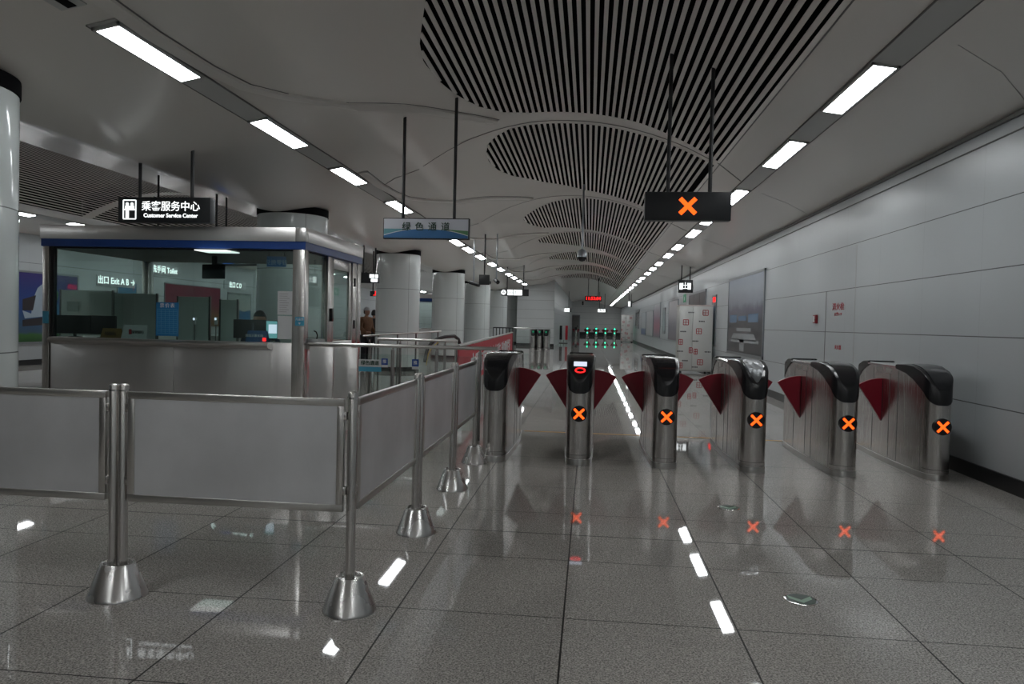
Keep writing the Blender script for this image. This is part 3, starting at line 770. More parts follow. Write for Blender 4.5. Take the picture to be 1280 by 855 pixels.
text('lettering', '乘车', .26, INK, e, (0, yf-.004, 0))
e, w2, h2, yf = small_sign(731, 370, 752, 376.5, 45.0, 'led_clock', 'black LED clock with red digits hanging at the far end')
text('lettering', '11:53:04', .27, REDL, e, (0, yf, 0), bold=.006)
# right-hand sign and its green neighbour
e, w2, h2, yf = small_sign(848, 350, 866, 366, 25.8, 'direction_sign', 'black hanging sign with lit white symbols above the wrapped cabinet', [(.10, .32, .25, .75, SIGNW), (.68, .90, .25, .75, SIGNW)], rot=-.35)
text('lettering', '出', .26, SIGNW, e, (0, yf-.002, 0))
small_sign(785, 376, 790, 384, 52.0, 'direction_sign', 'tiny black and white sign hanging by the far right wall', [(.05, .6, .1, .9, SIGNW)])
# wall-mounted green sign
m = empty('running_man_sign', atX(856, 373, XW), 0, 'small green square sign on the right wall above the cabinet', 'sign')
MB().box(-.015, -.38, -.16, -.001, .38, .16).build('plate', GREENP, m, smooth=False)
MB().prism([(-.0165, .10, -.08), (-.0165, -.02, -.08), (-.0165, -.10, .02), (-.0165, .02, .08)], (.001, 0, 0)).build('arrow', INKW, m, smooth=False)

# cameras on rods
def dome_camera(p, label):
    e = empty('dome_camera', p, 0, label, 'camera')
    MB().tube([(0, 0, .12), (0, 0, zc(p.x)+.02-p.z)], .022, 12).build('rod', SILVER, e)
    MB().lathe([(.03, .16), (.07, .14), (.095, .10), (.105, .03), (.105, -.01)], n=32).build('housing', SILVER, e)
    MB().lathe([(.092, -.01), (.085, -.05), (.06, -.085), (.02, -.1)], n=32).build('dome', BLACK, e)
dome_camera(at(727.5, 321, 15.6), 'grey dome camera on a long rod in the middle of the hall')
def bullet_camera(p, rz, label, zrod=None):
    e = empty('bullet_camera', p, rz, label, 'camera', 'bullet cameras')
    MB().tube([(0, 0, .0), (0, 0, (zrod or zc(p.x)+.01)-p.z)], .018, 10).build('rod', SILVER, e)
    MB().tube([(0, .12, .03), (0, -.16, -.05)], .055, 16).build('housing', BLACKM, e)
    MB().tube([(0, -.155, -.048), (0, -.18, -.055)], .045, 16).build('lens', BLACK, e)
bullet_camera(at(592, 354, 20.3), 1.3, 'bullet camera left of the hanging black box')
bullet_camera(at(620.5, 351, 20.0), .4, 'bullet camera on a thin rod right of the hanging black box')

# ------------------------------------------------------------------ service booth
BX0, BX1, BY0, BY1 = -6.70, -3.36, 8.40, 10.56
bth = empty('service_booth', ((BX0+BX1)/2, (BY0+BY1)/2, 0), 0, 'steel and glass customer service booth with a blue band under its roof', 'booth')
ox, oy = bth.location.x, bth.location.y
def bb(m, x0, y0, z0, x1, y1, z1, bev=0): return m.box(x0-ox, y0-oy, z0, x1-ox, y1-oy, z1, bev)
ZC, ZB, ZF, ZR = 1.085, 2.195, 2.285, 2.45
# lower steel panels
for a, c in ((BX0+.1, -5.0), (-4.995, -3.5)):
    bb(MB(), a, BY0+.02, .06, c, BY0+.06, ZC, .004).build('front_panel', POL, bth)
for a, c in ((BY0+.14, 9.2), (9.205, 10.42)):
    bb(MB(), BX1-.06, a, .06, BX1-.02, c, ZC, .004).build('side_panel', POL, bth)
bb(MB(), BX0+.02, BY0+.14, .06, BX0+.06, BY1-.14, ZC, .004).build('side_panel', POL, bth)
bb(MB(), BX0+.1, BY1-.06, .06, BX1-.1, BY1-.02, ZC, .004).build('back_panel', POL, bth)
m = MB(); bb(m, BX0+.03, BY0+.05, 0, BX1-.03, BY1-.03, .06); m.build('plinth', BASEB, bth, smooth=False)
# counter ledge with rounded nose
led = MB(); y0 = BY0-oy
prof = [(.03, ZC-.005), (-.10, ZC-.005), (-.125, ZC-.015), (-.135, ZC-.035), (-.125, ZC-.055), (-.09, ZC-.07), (.03, ZC-.09)]
led.prism([(BX0+.17-ox, y0+a, z) for a, z in prof], (2.78, 0, 0)); led.build('counter_ledge', STEELH, bth, angle=50)
led = MB(); led.prism([(BX0-ox+.04, y0+.3, ZC-.01), (BX0-ox-.18, y0+.3, ZC-.34), (BX0-ox-.18, y0+.3, .62), (BX0-ox-.10, y0+.3, .0), (BX0-ox+.04, y0+.3, .0)], (0, 1.5, 0))
led.build('side_cabinet', DSTEEL, bth, smooth=False)
led = MB(); led.prism([(BX1-ox-.03, y0+.12, ZC-.01), (BX1-ox+.10, y0+.12, ZC-.01), (BX1-ox+.12, y0+.12, ZC-.035), (BX1-ox+.10, y0+.12, ZC-.06), (BX1-ox-.03, y0+.12, ZC-.08)], (0, .95, 0))
led.build('counter_ledge', STEELH, bth, angle=50)
# corner posts
for (x0, y0_, x1, y1_) in ((BX0, BY0, BX0+.085, BY0+.14), (BX1-.15, BY0, BX1, BY0+.14), (BX0, BY1-.14, BX0+.1, BY1), (BX1-.1, BY1-.14, BX1, BY1)):
    bb(MB(), x0, y0_, 0, x1, y1_, ZB+.005, .008).build('corner_post', STEEL, bth)
# blue band, fascia, roof
m = MB(); bb(m, BX0-.01, BY0-.01, ZB, BX1+.01, BY0+.04, ZF); bb(m, BX0-.01, BY1-.04, ZB, BX1+.01, BY1+.01, ZF); bb(m, BX0-.01, BY0+.04, ZB, BX0+.04, BY1-.04, ZF); bb(m, BX1-.04, BY0+.04, ZB, BX1+.01, BY1-.04, ZF)
m.build('blue_band', BLUE, bth, smooth=False)
for nm, bx in (('fascia', (BX0-.02, BY0-.02, ZF, BX1-.11, BY0+.05, ZR)), ('fascia', (BX0-.02, BY1-.05, ZF, BX1+.02, BY1+.02, ZR)), ('fascia', (BX0-.02, BY0+.05, ZF, BX0+.05, BY1-.05, ZR)), ('fascia', (BX1-.05, BY0+.05, ZF, BX1+.02, BY1-.05, ZR))):
    bb(MB(), *bx, .003).build(nm, POL, bth)
bb(MB(), BX1-.11, BY0-.02, ZF, BX1+.02, BY0+.05, ZR, .012).build('fascia', POL, bth)
bb(MB(), BX0+.05, BY0+.05, ZR-.05, BX1-.05, BY1-.05, ZR-.02).build('roof', DSTEEL, bth, smooth=False)
bb(MB(), BX0+.05, BY0+.05, ZB-.02, BX1-.05, BY1-.05, ZB).build('inner_ceiling', BLACKM, bth, smooth=False)
bl = atz(269, 314, ZB-.03)
bb(MB(), bl.x-.20, bl.y-.12, ZB-.035, bl.x+.20, bl.y+.22, ZB-.022, .003).build('inner_lamp', emit('booth_lamp', (.95, 1, .97), 1.1), bth)
# glazing
gx = [BX0+.12, -5.55, -4.78, -4.02, BX1-.15]
for a, c in zip(gx, gx[1:]):
    bb(MB(), a+.002, BY0+.06, ZC, c-.002, BY0+.07, ZB).build('glass_pane', GLASS, bth, smooth=False)
bb(MB(), BX0+.085, BY0+.03, ZC, BX0+.12, BY0+.10, ZB).build('glass_bead', BLACKM, bth, smooth=False)
for a, c in ((BX0+.1, -5.1), (-5.1, BX1-.1)): bb(MB(), a, BY1-.07, ZC, c, BY1-.06, ZB).build('glass_pane', GLASSL, bth, smooth=False)
bb(MB(), BX0+.06, BY0+.14, ZC, BX0+.07, BY1-.14, ZB).build('glass_pane', GLASSL, bth, smooth=False)
bb(MB(), BX1-.07, BY0+.14, ZC, BX1-.06, 9.22, ZB).build('glass_pane', GLASS, bth, smooth=False)
bb(MB(), BX1-.10, 9.22, .06, BX1-.01, 9.40, ZB, .006).build('door_jamb', STEEL, bth)
bb(MB(), BX1-.10, 10.22, .06, BX1-.01, 10.42, ZB, .006).build('door_jamb', STEEL, bth)
m = MB(); bb(m, BX1-.07, 9.40, .06, BX1-.03, 9.49, ZB-.005, .004); bb(m, BX1-.07, 10.12, .06, BX1-.03, 10.22, ZB-.005, .004); bb(m, BX1-.07, 9.49, ZB-.15, BX1-.03, 10.12, ZB-.005, .004); bb(m, BX1-.07, 9.49, .06, BX1-.03, 10.12, 1.09, .004)
door = m.build('door', STEEL, bth)
bb(MB(), BX1-.055, 9.49, 1.09, BX1-.045, 10.12, ZB-.15).build('door_glass', GLASS, door, smooth=False)
bb(MB(), BX1-.03, 9.30, 1.35, BX1+.02, 9.36, 1.52, .006).build('door_lock', BLACK, bth)
for z in (1.25, 1.85): bb(MB(), BX1-.03, 10.26, z, BX1+.005, 10.30, z+.12, .004).build('hinge', BLACKM, bth)
# stickers on the corner post
tk = at(374.5, 402, BY0-.003)
MB().box(tk.x-.055-ox, BY0-.004-oy, tk.z-.05, tk.x+.055-ox, BY0-oy, tk.z+.055).build('sticker', pbr('sticker_cyan', (.06, .33, .50), .5), bth, smooth=False)
text('lettering', '儿童票', .034, INKW, bth, (tk.x-ox, BY0-.006-oy, tk.z+.025)); text('lettering', '▼', .03, INKW, bth, (tk.x-ox, BY0-.006-oy, tk.z-.025))
tk = at(57, 396, BY0-.003)
MB().box(tk.x-.04-ox, BY0-.004-oy, tk.z-.08, tk.x+.04-ox, BY0-oy, tk.z+.07).build('sticker', MATS['sticker_cyan'], bth, smooth=False)

# things in the booth
CZ = ZC-.02                                     # inner counter height
m = MB(); bb(m, BX0+.13, BY0+.075, CZ-.03, BX1-.16, 9.05, CZ); m.build('inner_counter', PARTN, bth, smooth=False)
def notice(px0, py0, px1, py1, mat, label, cat='notice', Y=BY0+.078, name='notice', dd=.006):
    P = at((px0+px1)/2, (py0+py1)/2, Y); a, c = at(px0, (py0+py1)/2, Y), at(px1, (py0+py1)/2, Y); zt, zb = at((px0+px1)/2, py0, Y).z, at((px0+px1)/2, py1, Y).z
    e = empty(name, (P.x, Y, (zt+zb)/2), 0, label, cat); w2, h2 = (c.x-a.x)/2, (zt-zb)/2
    MB().box(-w2, 0, -h2, w2, dd, h2).build('sheet', mat, e, smooth=False)
    return e, w2, h2
YF = BY0+.052
e, w2, h2 = notice(347, 364, 365.5, 393.5, PAPER, 'white printed sheet on the booth glass, upper of two', Y=YF)
m = MB()
for i in range(9): m.box(-w2*.75, -.001, h2*(.75-.19*i), w2*random.uniform(.2, .8), 0, h2*(.79-.19*i))
m.build('print', pbr('faint_print', (.35, .33, .34), .7), e, smooth=False)
e, w2, h2 = notice(347, 395, 365.5, 424, PAPER, 'white blank sheet on the booth glass, lower of two', Y=YF)
e, w2, h2 = notice(195, 378, 223, 420, PAPERB, 'blue price table with small white grid lines on the booth counter', Y=YF)
text('lettering', '票价表', .058, INKW, e, (0, -.001, h2*.80), space=1.3)
m = MB()
for i in range(13): m.box(-w2*.9, -.001, h2*(.58-.118*i)-.0012, w2*.9, 0, h2*(.58-.118*i)+.0012)
for i in range(6): m.box(lerp(-w2*.9, w2*.9, i/5)-.001, -.001, -h2*.86, lerp(-w2*.9, w2*.9, i/5)+.001, 0, h2*.58)
m.build('grid', pbr('pale_blue_print', (.15, .42, .62), .6), e, smooth=False)
e, w2, h2 = notice(333.5, 320.5, 357.5, 333.5, pbr('notice_blue', (.015, .11, .32), .5), 'blue hanging notice behind the booth glass about changing coins', Y=BY0+.2)
text('lettering', '兑换零钱', .07, pbr('pale_print', (.25, .35, .5), .6), e, (0, -.002, -.015)); 
MB().tube([(-w2*.8, .003, h2), (-w2*.8, .003, ZB-.01-e.location.z)], .003, 6).build('string', INK, e); MB().tube([(w2*.8, .003, h2), (w2*.8, .003, ZB-.01-e.location.z)], .003, 6).build('string', INK, e)
def tent_card(px0, py0, px1, py1, Y, mat, label, cat='card', base=None):
    a, c = at(px0, py1, Y), at(px1, py1, Y); h = at(px0, py0, Y).z-CZ
    e = empty('tent_card', ((a.x+c.x)/2, Y, CZ), 0, label, cat); w2 = (c.x-a.x)/2
    k = .012
    MB().prism([(-w2, -.04, .0), (w2, -.04, .0), (w2*.88, .0, h), (-w2*.88, .0, h)], (0, .004, 0)).build('front', mat, e, smooth=False)
    MB().prism([(-w2, .04, .0), (w2, .04, .0), (w2*.88, .004, h), (-w2*.88, .004, h)], (0, .003, 0)).build('back', mat, e, smooth=False)
    return e, w2, h
e, w2, h = tent_card(153, 406, 186, 421, BY0+.16, PAPER, 'white tent card with a small red logo on the booth counter')
MB().box(-.07, -.030, h*.38, -.035, -.026, h*.72, .004).build('logo', INKR, e, smooth=False)
text('lettering', '深圳银行', .042, INK, e, (.045, -.030, h*.52))
m = MB().box(-w2, -.045, 0, w2, -.035, .016); m.build('stripe', BLUE, e, smooth=False)
e, w2, h = tent_card(127, 410, 153, 421, BY0+.18, GOLD, 'brown desk plate on the booth counter beside the monitors')
text('lettering', '付款码', .05, INK, e, (0, -.034, h*.5))
e, w2, h = tent_card(308, 413, 336, 424.5, BY0+.15, pbr('card_blue', (.03, .10, .26), .5), 'blue desk card with a red square below the cashier monitor')
MB().box(w2*.55, -.036, .03, w2*.85, -.032, .07).build('red_mark', REDL, e, smooth=False)
text('lettering', '请出示乘车码', .038, INKW, e, (-.03, -.03, h*.6))
def monitor(px0, py0, px1, py1, Y, label, back=True, screen=None, tilt=0, name='monitor'):
    a, c = at(px0, py1, Y), at(px1, py1, Y); zt = at((px0+px1)/2, py0, Y).z
    e = empty(name, ((a.x+c.x)/2, Y, CZ), tilt, label, 'monitor', 'booth monitors'); w2 = (c.x-a.x)/2; h = zt-CZ
    MB().box(-w2, -.015, .05, w2, .02, h, .006).build('screen_case', BLACKM, e)
    MB().lathe([(.09, 0), (.09, .012), (.02, .02), (.02, .08)], (0, .03, 0), n=20).build('stand', BLACKM, e)
    if screen: MB().box(-w2+.01, -.018, .06, w2-.01, -.0155, h-.01).build('screen', screen, e, smooth=False)
    return e, w2, h
monitor(72, 394, 112, 422, BY0+.42, 'black monitor seen from behind at the left end of the booth counter', tilt=.12)
monitor(111, 394.5, 146, 422, BY0+.44, 'black monitor seen from behind next to the brown desk plate', tilt=-.1)
monitor(292, 399.5, 334, 423, BY0+.45, 'black monitor hiding the cashier behind the booth glass')
e, w2, h = monitor(332.5, 400.5, 348, 423, BY0+.40, 'small monitor with a lit screen beside the white sheets', screen=SCRB)
MB().box(-w2+.04, -.0195, .12, w2-.015, -.0185, h-.05).build('window', SCRN, e, smooth=False)
# hanging TV
p = at(267, 340, 9.3)
e = empty('television', (p.x, 9.3, p.z), -.25, 'black television hanging from the booth ceiling', 'television')
MB().box(-.17, -.03, -.09, .17, .03, .10, .008).build('case', BLACK, e); MB().box(-.1, .03, -.07, .1, .07, .07, .006).build('back_cover', BLACKM, e); MB().box(-.03, .0, .09, .03, .03, ZB-.02-p.z).build('bracket', BLACKM, e)
# partitions, box on the side counter, pen pots
def partition(px0, px1, pyt, Y, label):
    a, c = at(px0, 420, Y), at(px1, 420, Y); zt = at((px0+px1)/2, pyt, Y).z
    e = empty('partition', ((a.x+c.x)/2, Y, 0), 0, label, 'partition', 'grey desk partitions'); w2 = (c.x-a.x)/2
    MB().box(-w2, -.012, .06, w2, .012, zt, .004).build('screen', PARTN, e); 
    for s in (-1, 1): MB().box(s*w2-.012, -.016, .06, s*w2+.012, .016, zt+.01).build('edge', DSTEEL, e, smooth=False)
partition(76, 141, 363, 9.75, 'grey desk partition behind the left monitors in the booth')
partition(142, 196, 367, 9.9, 'grey desk partition in the middle of the booth')
partition(222, 262, 371, 9.75, 'grey desk partition right of the blue price table')
partition(275, 297, 375, 9.7, 'grey desk partition beside the cashier monitor')
p = at(91, 383, 9.72)
e = empty('paper_note', p, 0, 'small white note on the left desk partition in the booth', 'note'); MB().box(-.09, 0, -.07, .09, .004, .07).build('sheet', pbr('note_paper', (.42, .47, .45), .7), e, smooth=False)
p = at(404, 421, 8.9)
e = empty('paper_box', (BX1+.03, 8.72, ZC-.008), 0, 'white paper parcel with a dark handle on the booth side ledge', 'box')
MB().box(-.085, -.11, 0, .075, .12, .055, .01).build('parcel', PAPER, e)
MB().tube([(0, .02, .05), (.005, .03, .10), (-.01, .03, .14), (-.04, .03, .155)], .008, 10).build('handle', BLACK, e)
for px, l in ((243, 'left white card terminal on the inner desk'), (270, 'right white card terminal on the inner desk')):
    p = at(px, 401, 9.5); e = empty('card_terminal', (p.x, 9.5, p.z-.05), 0, l, 'terminal', 'card terminals')
    MB().box(-.02, -.015, 0, .02, .015, .10, .005).build('body', PAPER, e); MB().box(-.014, -.017, .06, .014, -.015, .09).build('screen', SCRN, e, smooth=False)
    MB().tube([(0, 0, -.25), (0, 0, .005)], .008, 8).build('stand', DSTEEL, e)
m = empty('inner_desk', (-5.0, 9.55, 0), 0, 'grey back desk inside the booth under the terminals', 'desk')
MB().box(-.75, -.2, .98, .75, .2, 1.01, .004).build('top', PARTN, m)
for s in (-1, 1): MB().box(s*.7-.03, -.18, 0.06, s*.7+.03, .18, .98).build('leg', DSTEEL, m, smooth=False)
# ------------------------------------------------------------------ people
def skin_mesh(name, verts, edges, radii, mat, parent, sub=2, root=0):
    me = bpy.data.meshes.new(name); me.from_pydata(verts, edges, []); o = bpy.data.objects.new(name, me); COL.objects.link(o)
    sk = o.modifiers.new('s', 'SKIN'); sk.use_smooth_shade = True
    for i, r in enumerate(radii):
        rr = r if isinstance(r, tuple) else (r, r); me.skin_vertices[0].data[i].radius = rr
        me.skin_vertices[0].data[i].use_root = (i == root)
    sb = o.modifiers.new('b', 'SUBSURF'); sb.levels = sub; sb.render_levels = sub
    dg = bpy.context.evaluated_depsgraph_get(); me2 = bpy.data.meshes.new_from_object(o.evaluated_get(dg))
    o.modifiers.clear(); o.data = me2; me2.name = name; me2.materials.clear(); me2.materials.append(mat)
    for p in me2.polygons: p.use_smooth = True
    if parent: o.parent = parent
    return o
def person(loc, rz, label, coat, hair, h=1.68, seated=False, cap=None, trousers=COATD):
    e = empty('person', loc, rz, label, 'person')
    k = h/1.7
    hip = .92 if not seated else .50
    if seated:
        legs = [(.10, -.02, hip), (.12, -.42, hip), (.12, -.42, .10), (.12, -.52, .05)]
    else:
        legs = [(.09, 0, hip-.04), (.10, -.01, .50), (.10, .02, .10), (.11, -.12, .05)]
    ch, nk, hd = hip+.42, hip+.55, hip+.63
    V = [(0, 0, hip), (0, .0, hip+.2), (0, -.01, ch), (0, -.01, nk), (0, -.03, hd)]
    E = [(0, 1), (1, 2), (2, 3), (3, 4)]; R = [(.13, .10), (.13, .10), (.15, .10), .055, .055]
    def limb(par, pts, rad):
        p = par
        for v, r in zip(pts, rad):
            V.append(v); R.append(r); E.append((p, len(V)-1)); p = len(V)-1
        return p
    wr = []
    for s in (-1, 1):
        limb(0, [(s*x, y, z) for x, y, z in legs], [.085, .06, .045, .04])
        arm = [(s*.17, 0, ch+.09), (s*.22, .0, ch-.18), (s*.20, -.18, ch-.30), (s*.17, -.27, ch-.30)]
        w_ = limb(2, arm, [.055, .045, .033, .03])
        for fi in range(5):                    # four fingers and a thumb
            a = (fi-1.5)*.016
            if fi < 4: limb(w_, [(s*.17+a, -.335, ch-.30), (s*.17+a, -.365-.006*(fi in (1, 2)), ch-.315)], [.009, .007])
            else: limb(w_, [(s*.17-s*.045, -.30, ch-.285), (s*.17-s*.055, -.33, ch-.295)], [.010, .008])
    V = [tuple(c*k for c in v) for v in V]
    bo = skin_mesh('body', V, E, [tuple(x*k for x in r) if isinstance(r, tuple) else r*k for r in R], SKIN, e)
    # head: an egg with nose, ears, eye sockets, mouth
    bm = bmesh.new(); bmesh.ops.create_uvsphere(bm, u_segments=28, v_segments=20, radius=1)
    for v in bm.verts:
        x, y, z = v.co; f = max(0, -y)
        z2 = z*.118; t = 1-.22*max(0, -z)
        x2, y2 = x*.076*t, y*.095*(1-.08*max(0, -z))
        y2 -= .022*math.exp(-((x/.16)**2+((z+.08)/.22)**2))*(f > 0)
        y2 += .010*sum(math.exp(-(((x-sx)/.16)**2+((z-.08)/.12)**2)) for sx in (-.42, .42))*(f > 0)
        y2 += .005*math.exp(-((x/.3)**2+((z+.46)/.05)**2))*(f > 0)
        x2 += (1 if x > 0 else -1)*.016*math.exp(-(((y+.0)/.22)**2+((z-.02)/.22)**2))*(abs(x) > .8)
        v.co = Vector((x2, y2-.04, z2+hd+.085))*k
    me3 = bpy.data.meshes.new('head'); bm.to_mesh(me3); bm.free(); bm = bmesh.new(); bm.from_mesh(bo.data); bm.from_mesh(me3); bm.to_mesh(bo.data); bm.free(); bpy.data.meshes.remove(me3)
    for p in bo.data.polygons: p.use_smooth = True
    # hair as a cap over skull
    bm = bmesh.new(); bmesh.ops.create_uvsphere(bm, u_segments=24, v_segments=18, radius=1)
    bmesh.ops.delete(bm, geom=[v for v in bm.verts if v.co.z < (.25 if v.co.y < -.15 else -.55)], context='VERTS')
    for v in bm.verts: v.co = Vector((v.co.x*.086, v.co.y*.104-.034, v.co.z*.128+hd+.087))*k
    me3 = bpy.data.meshes.new('hair'); bm.to_mesh(me3); bm.free(); me3.materials.append(hair); ho = bpy.data.objects.new('hair', me3); COL.objects.link(ho); ho.parent = e
    for p in me3.polygons: p.use_smooth = True
    if cap:
        bm = bmesh.new(); bmesh.ops.create_uvsphere(bm, u_segments=24, v_segments=18, radius=1)
        bmesh.ops.delete(bm, geom=[v for v in bm.verts if v.co.z < .1], context='VERTS')
        for v in bm.verts: v.co = Vector((v.co.x*.098, v.co.y*.118-.034, v.co.z*.13+hd+.10))*k
        me3 = bpy.data.meshes.new('cap'); bm.to_mesh(me3); bm.free(); me3.materials.append(cap); ho = bpy.data.objects.new('cap', me3); COL.objects.link(ho); ho.parent = e
        for p in me3.polygons: p.use_smooth = True
    # coat: torso and sleeves, one surface
    V2 = [(0, 0, hip-.10), (0, 0, hip+.2), (0, -.01, ch), (0, -.01, nk+.01)]; E2 = [(0, 1), (1, 2), (2, 3)]; R2 = [(.19, .145), (.175, .135), (.185, .135), (.075, .075)]
    for s in (-1, 1):
        p = 2
        for v, r in zip([(s*.18, 0, ch+.08), (s*.23, .0, ch-.18), (s*.205, -.18, ch-.30), (s*.185, -.22, ch-.30)], [.085, .07, .055, .05]):
            V2.append(v); R2.append(r); E2.append((p, len(V2)-1)); p = len(V2)-1
    skin_mesh('coat', [tuple(c*k for c in v) for v in V2], E2, [tuple(x*k for x in r) if isinstance(r, tuple) else r*k for r in R2], coat, e)
    V3 = [(0, 0, hip+.02)]; E3 = []; R3 = [(.155, .12)]
    for s in (-1, 1):
        p = 0
        for v, r in zip([(s*x, y, z) for x, y, z in legs[:3]], [.105, .08, .065]):
            V3.append(v); R3.append(r); E3.append((p, len(V3)-1)); p = len(V3)-1
    skin_mesh('trousers', [tuple(c*k for c in v) for v in V3], E3, [tuple(x*k for x in r) if isinstance(r, tuple) else r*k for r in R3], trousers, e)
    for s in (-1, 1):
        MB().box((s*.115-.045)*k, ((legs[3][1])-.09)*k, 0, (s*.115+.045)*k, (legs[3][1]+.17)*k, .085*k, .03).build('shoe', BLACKM, e)
    return e
hp = at(326, 388, 9.28)
cs = person((hp.x, 9.28, .13), .1, 'person seated behind the booth monitor, only dark hair showing', CLOTHB, HAIR, h=1.70, seated=True)
ch = empty('office_chair', (hp.x, 9.34, .13), 0, 'dark office chair under the seated cashier', 'chair')
MB().box(-.22, -.22, .34, .22, .2, .39, .02).build('seat', BLACKM, ch); MB().box(-.2, .2, .45, .2, .24, .85, .02).build('backrest', BLACKM, ch)
MB().lathe([(.24, -.07), (.24, .03), (.03, .06), (.03, .34)], n=20).build('base', BLACKM, ch); MB().box(-.03, .17, .35, .03, .21, .5).build('bar', BLACKM, ch)
p1 = at(457.5, 402, 20.6)
person((p1.x, 20.6, 0), 1.1, 'person in a brown coat and pale cap, seen between booth and column', COATB, HAIR, h=1.66, cap=CAPW)
p2 = at(467, 402, 21.8)
person((p2.x, 21.8, 0), PI, 'person with black hair and dark coat, beside the column edge', COATD, HAIR, h=1.62)

# ------------------------------------------------------------------ fences beyond the barrier
def fence(x0, x1, y, z, posts, glassx, label, name='glass_fence', sheets=()):
    e = empty(name, ((x0+x1)/2, y, 0), 0, label, 'fence', 'handrail fences'); ox_ = e.location.x
    MB().tube([(x0-ox_, 0, z), (x1-ox_, 0, z)], .022, 14).build('handrail', STEELH, e)
    for x in posts:
        MB().box(x-ox_-.02, -.012, 0, x-ox_+.02, .012, z-.045, .004).build('post', DSTEEL, e); MB().tube([(x-ox_, 0, z-.06), (x-ox_, 0, z-.01)], .01, 8).build('post_cap', STEEL, e)
    for a, c in glassx: MB().box(a-ox_, -.005, .10, c-ox_, .005, z-.10).build('glass_panel', GLASSL, e, smooth=False)
    for a, c in sheets: MB().box(a-ox_, -.015, .06, c-ox_, .015, z-.03, .004).build('steel_panel', POL, e)
    return e, ox_
FY = 8.50
pxx = lambda x, y=FY: at(x, 440, y).x
fe, fo = fence(BX1+.02, pxx(622), FY, 1.08, [pxx(491), pxx(546), pxx(600)], [(pxx(449), pxx(488)), (pxx(494), pxx(543)), (pxx(549), pxx(597))],
               'steel handrail fence with glass panels from booth to ticket gates', sheets=[(BX1+.04, pxx(417)), (pxx(418), pxx(447))])
def sticker(px0, py0, px1, py1, Y, mat, name='sticker'):
    a, c = at(px0, (py0+py1)/2, Y), at(px1, (py0+py1)/2, Y); zt, zb = at(px0, py0, Y).z, at(px0, py1, Y).z
    MB().box(a.x-fo, Y-FY-.002, zb, c.x-fo, Y-FY, zt).build(name, mat, fe, smooth=False); return (a.x+c.x)/2-fo, (zt+zb)/2
x, z = sticker(448.5, 449, 476.5, 458, FY-.006, PAPER); text('lettering', '绿色通道', .056, INKG, fe, (x, -.0095, z), bold=.001)
sticker(448.5, 458, 476.5, 464, FY-.006, MATS['sticker_cyan'])
x, z = sticker(476.8, 448, 484.8, 456, FY-.006, BLUE); text('lettering', '推', .05, INKW, fe, (x, -.0095, z)); sticker(476.8, 456, 484.8, 459, FY-.006, PAPER)
x, z = sticker(515, 449, 523.5, 458, FY-.006, BLUE); text('lettering', '推', .05, INKW, fe, (x, -.0095, z)); sticker(515, 458, 523.5, 461.5, FY-.006, PAPER)
RY = 11.3
fence(BX1+.05, at(572, 430, RY).x, RY, 1.08, [at(x, 440, RY).x for x in (462, 500, 556)], [(at(464, 440, RY).x, at(498, 440, RY).x), (at(502, 440, RY).x, at(554, 440, RY).x)],
      'second handrail fence behind the first, with glass panels')
# sloping rail of the stair opening
e = empty('stair_rail', (-3.6, 14, 0), 0, 'thin stair handrail on short posts behind the fences', 'handrail')
A, B = at(454, 420, 13.5)-e.location, at(551, 414, 15.0)-e.location
MB().tube([A, B], .018, 10).build('handrail', STEELH, e)
for t in (.18, .42, .66, .96):
    q = A.lerp(B, t); MB().tube([q, (q.x, q.y, 0)], .016, 8).build('post', DSTEEL, e)
# escalator balustrade with black handrail loop
EP = at(552, 440, 12.4)
e = empty('escalator', (EP.x, 12.4, 0), 0, 'escalator end with black curved handrail and glass side behind the fences', 'escalator')
loop = [at(531, 452, 12.0), at(534, 437, 12.1), at(539, 429, 12.2), at(546, 423.5, 12.4), at(556, 421, 12.7), at(568, 420, 13.0), at(573, 424, 13.2), at(575, 431, 13.25)]
loop = [p-e.location for p in loop]
MB().tube(loop, .03, 12).build('handrail', RUBBER, e)
m = MB(); pts = [Vector((p.x, p.y, p.z-.035)) for p in loop]
for a, c in zip(pts[1:], pts[2:]): m.quad(a, c, (c.x, c.y, .25), (a.x, a.y, .25))
m.build('balustrade_glass', GLASSL, e, smooth=False)
MB().tube([(p.x+.03, p.y-.03, p.z-.06) for p in loop[:4]], .008, 6).build('yellow_edge', YELT, e)
m = MB(); m.prism([(pts[1].x-.05, pts[1].y-.1, 0), (pts[-1].x+.05, pts[-1].y-.1, 0), (pts[-1].x+.05, pts[-1].y-.1, .26), (pts[1].x-.05, pts[1].y-.1, .26)], (0, .5, 0)); m.build('skirt', DSTEEL, e, smooth=False)
# red banner on a fence running away from the viewer
pA, pB = at(573, 432.2, 9.9), at(640.5, 415.5, 24.6)
e = empty('banner_fence', (pA+pB)/2*Vector((1, 1, 0)) if False else Vector(((pA.x+pB.x)/2, (pA.y+pB.y)/2, 0)), math.atan2(pB.y-pA.y, pB.x-pA.x), 'red banner with white characters on a fence left of the gates', 'banner')
Lb = (pB-pA).length/2; zt = (pA.z+pB.z)/2
MB().box(-Lb, -.006, zt-.66, Lb, .006, zt-.03).build('banner', BANNER, e, smooth=False)
MB().tube([(-Lb, 0, zt), (Lb, 0, zt)], .022, 12).build('handrail', STEELH, e)
for i in range(8): MB().tube([(lerp(-Lb, Lb, i/7), .03, 0), (lerp(-Lb, Lb, i/7), .03, zt)], .02, 8).build('post', STEEL, e)
text('lettering', '文明有序进站 安全乘车 请勿翻越栏杆', .40, INKW, e, (0, -.010, zt-.40), bold=.008, sx=1.75)
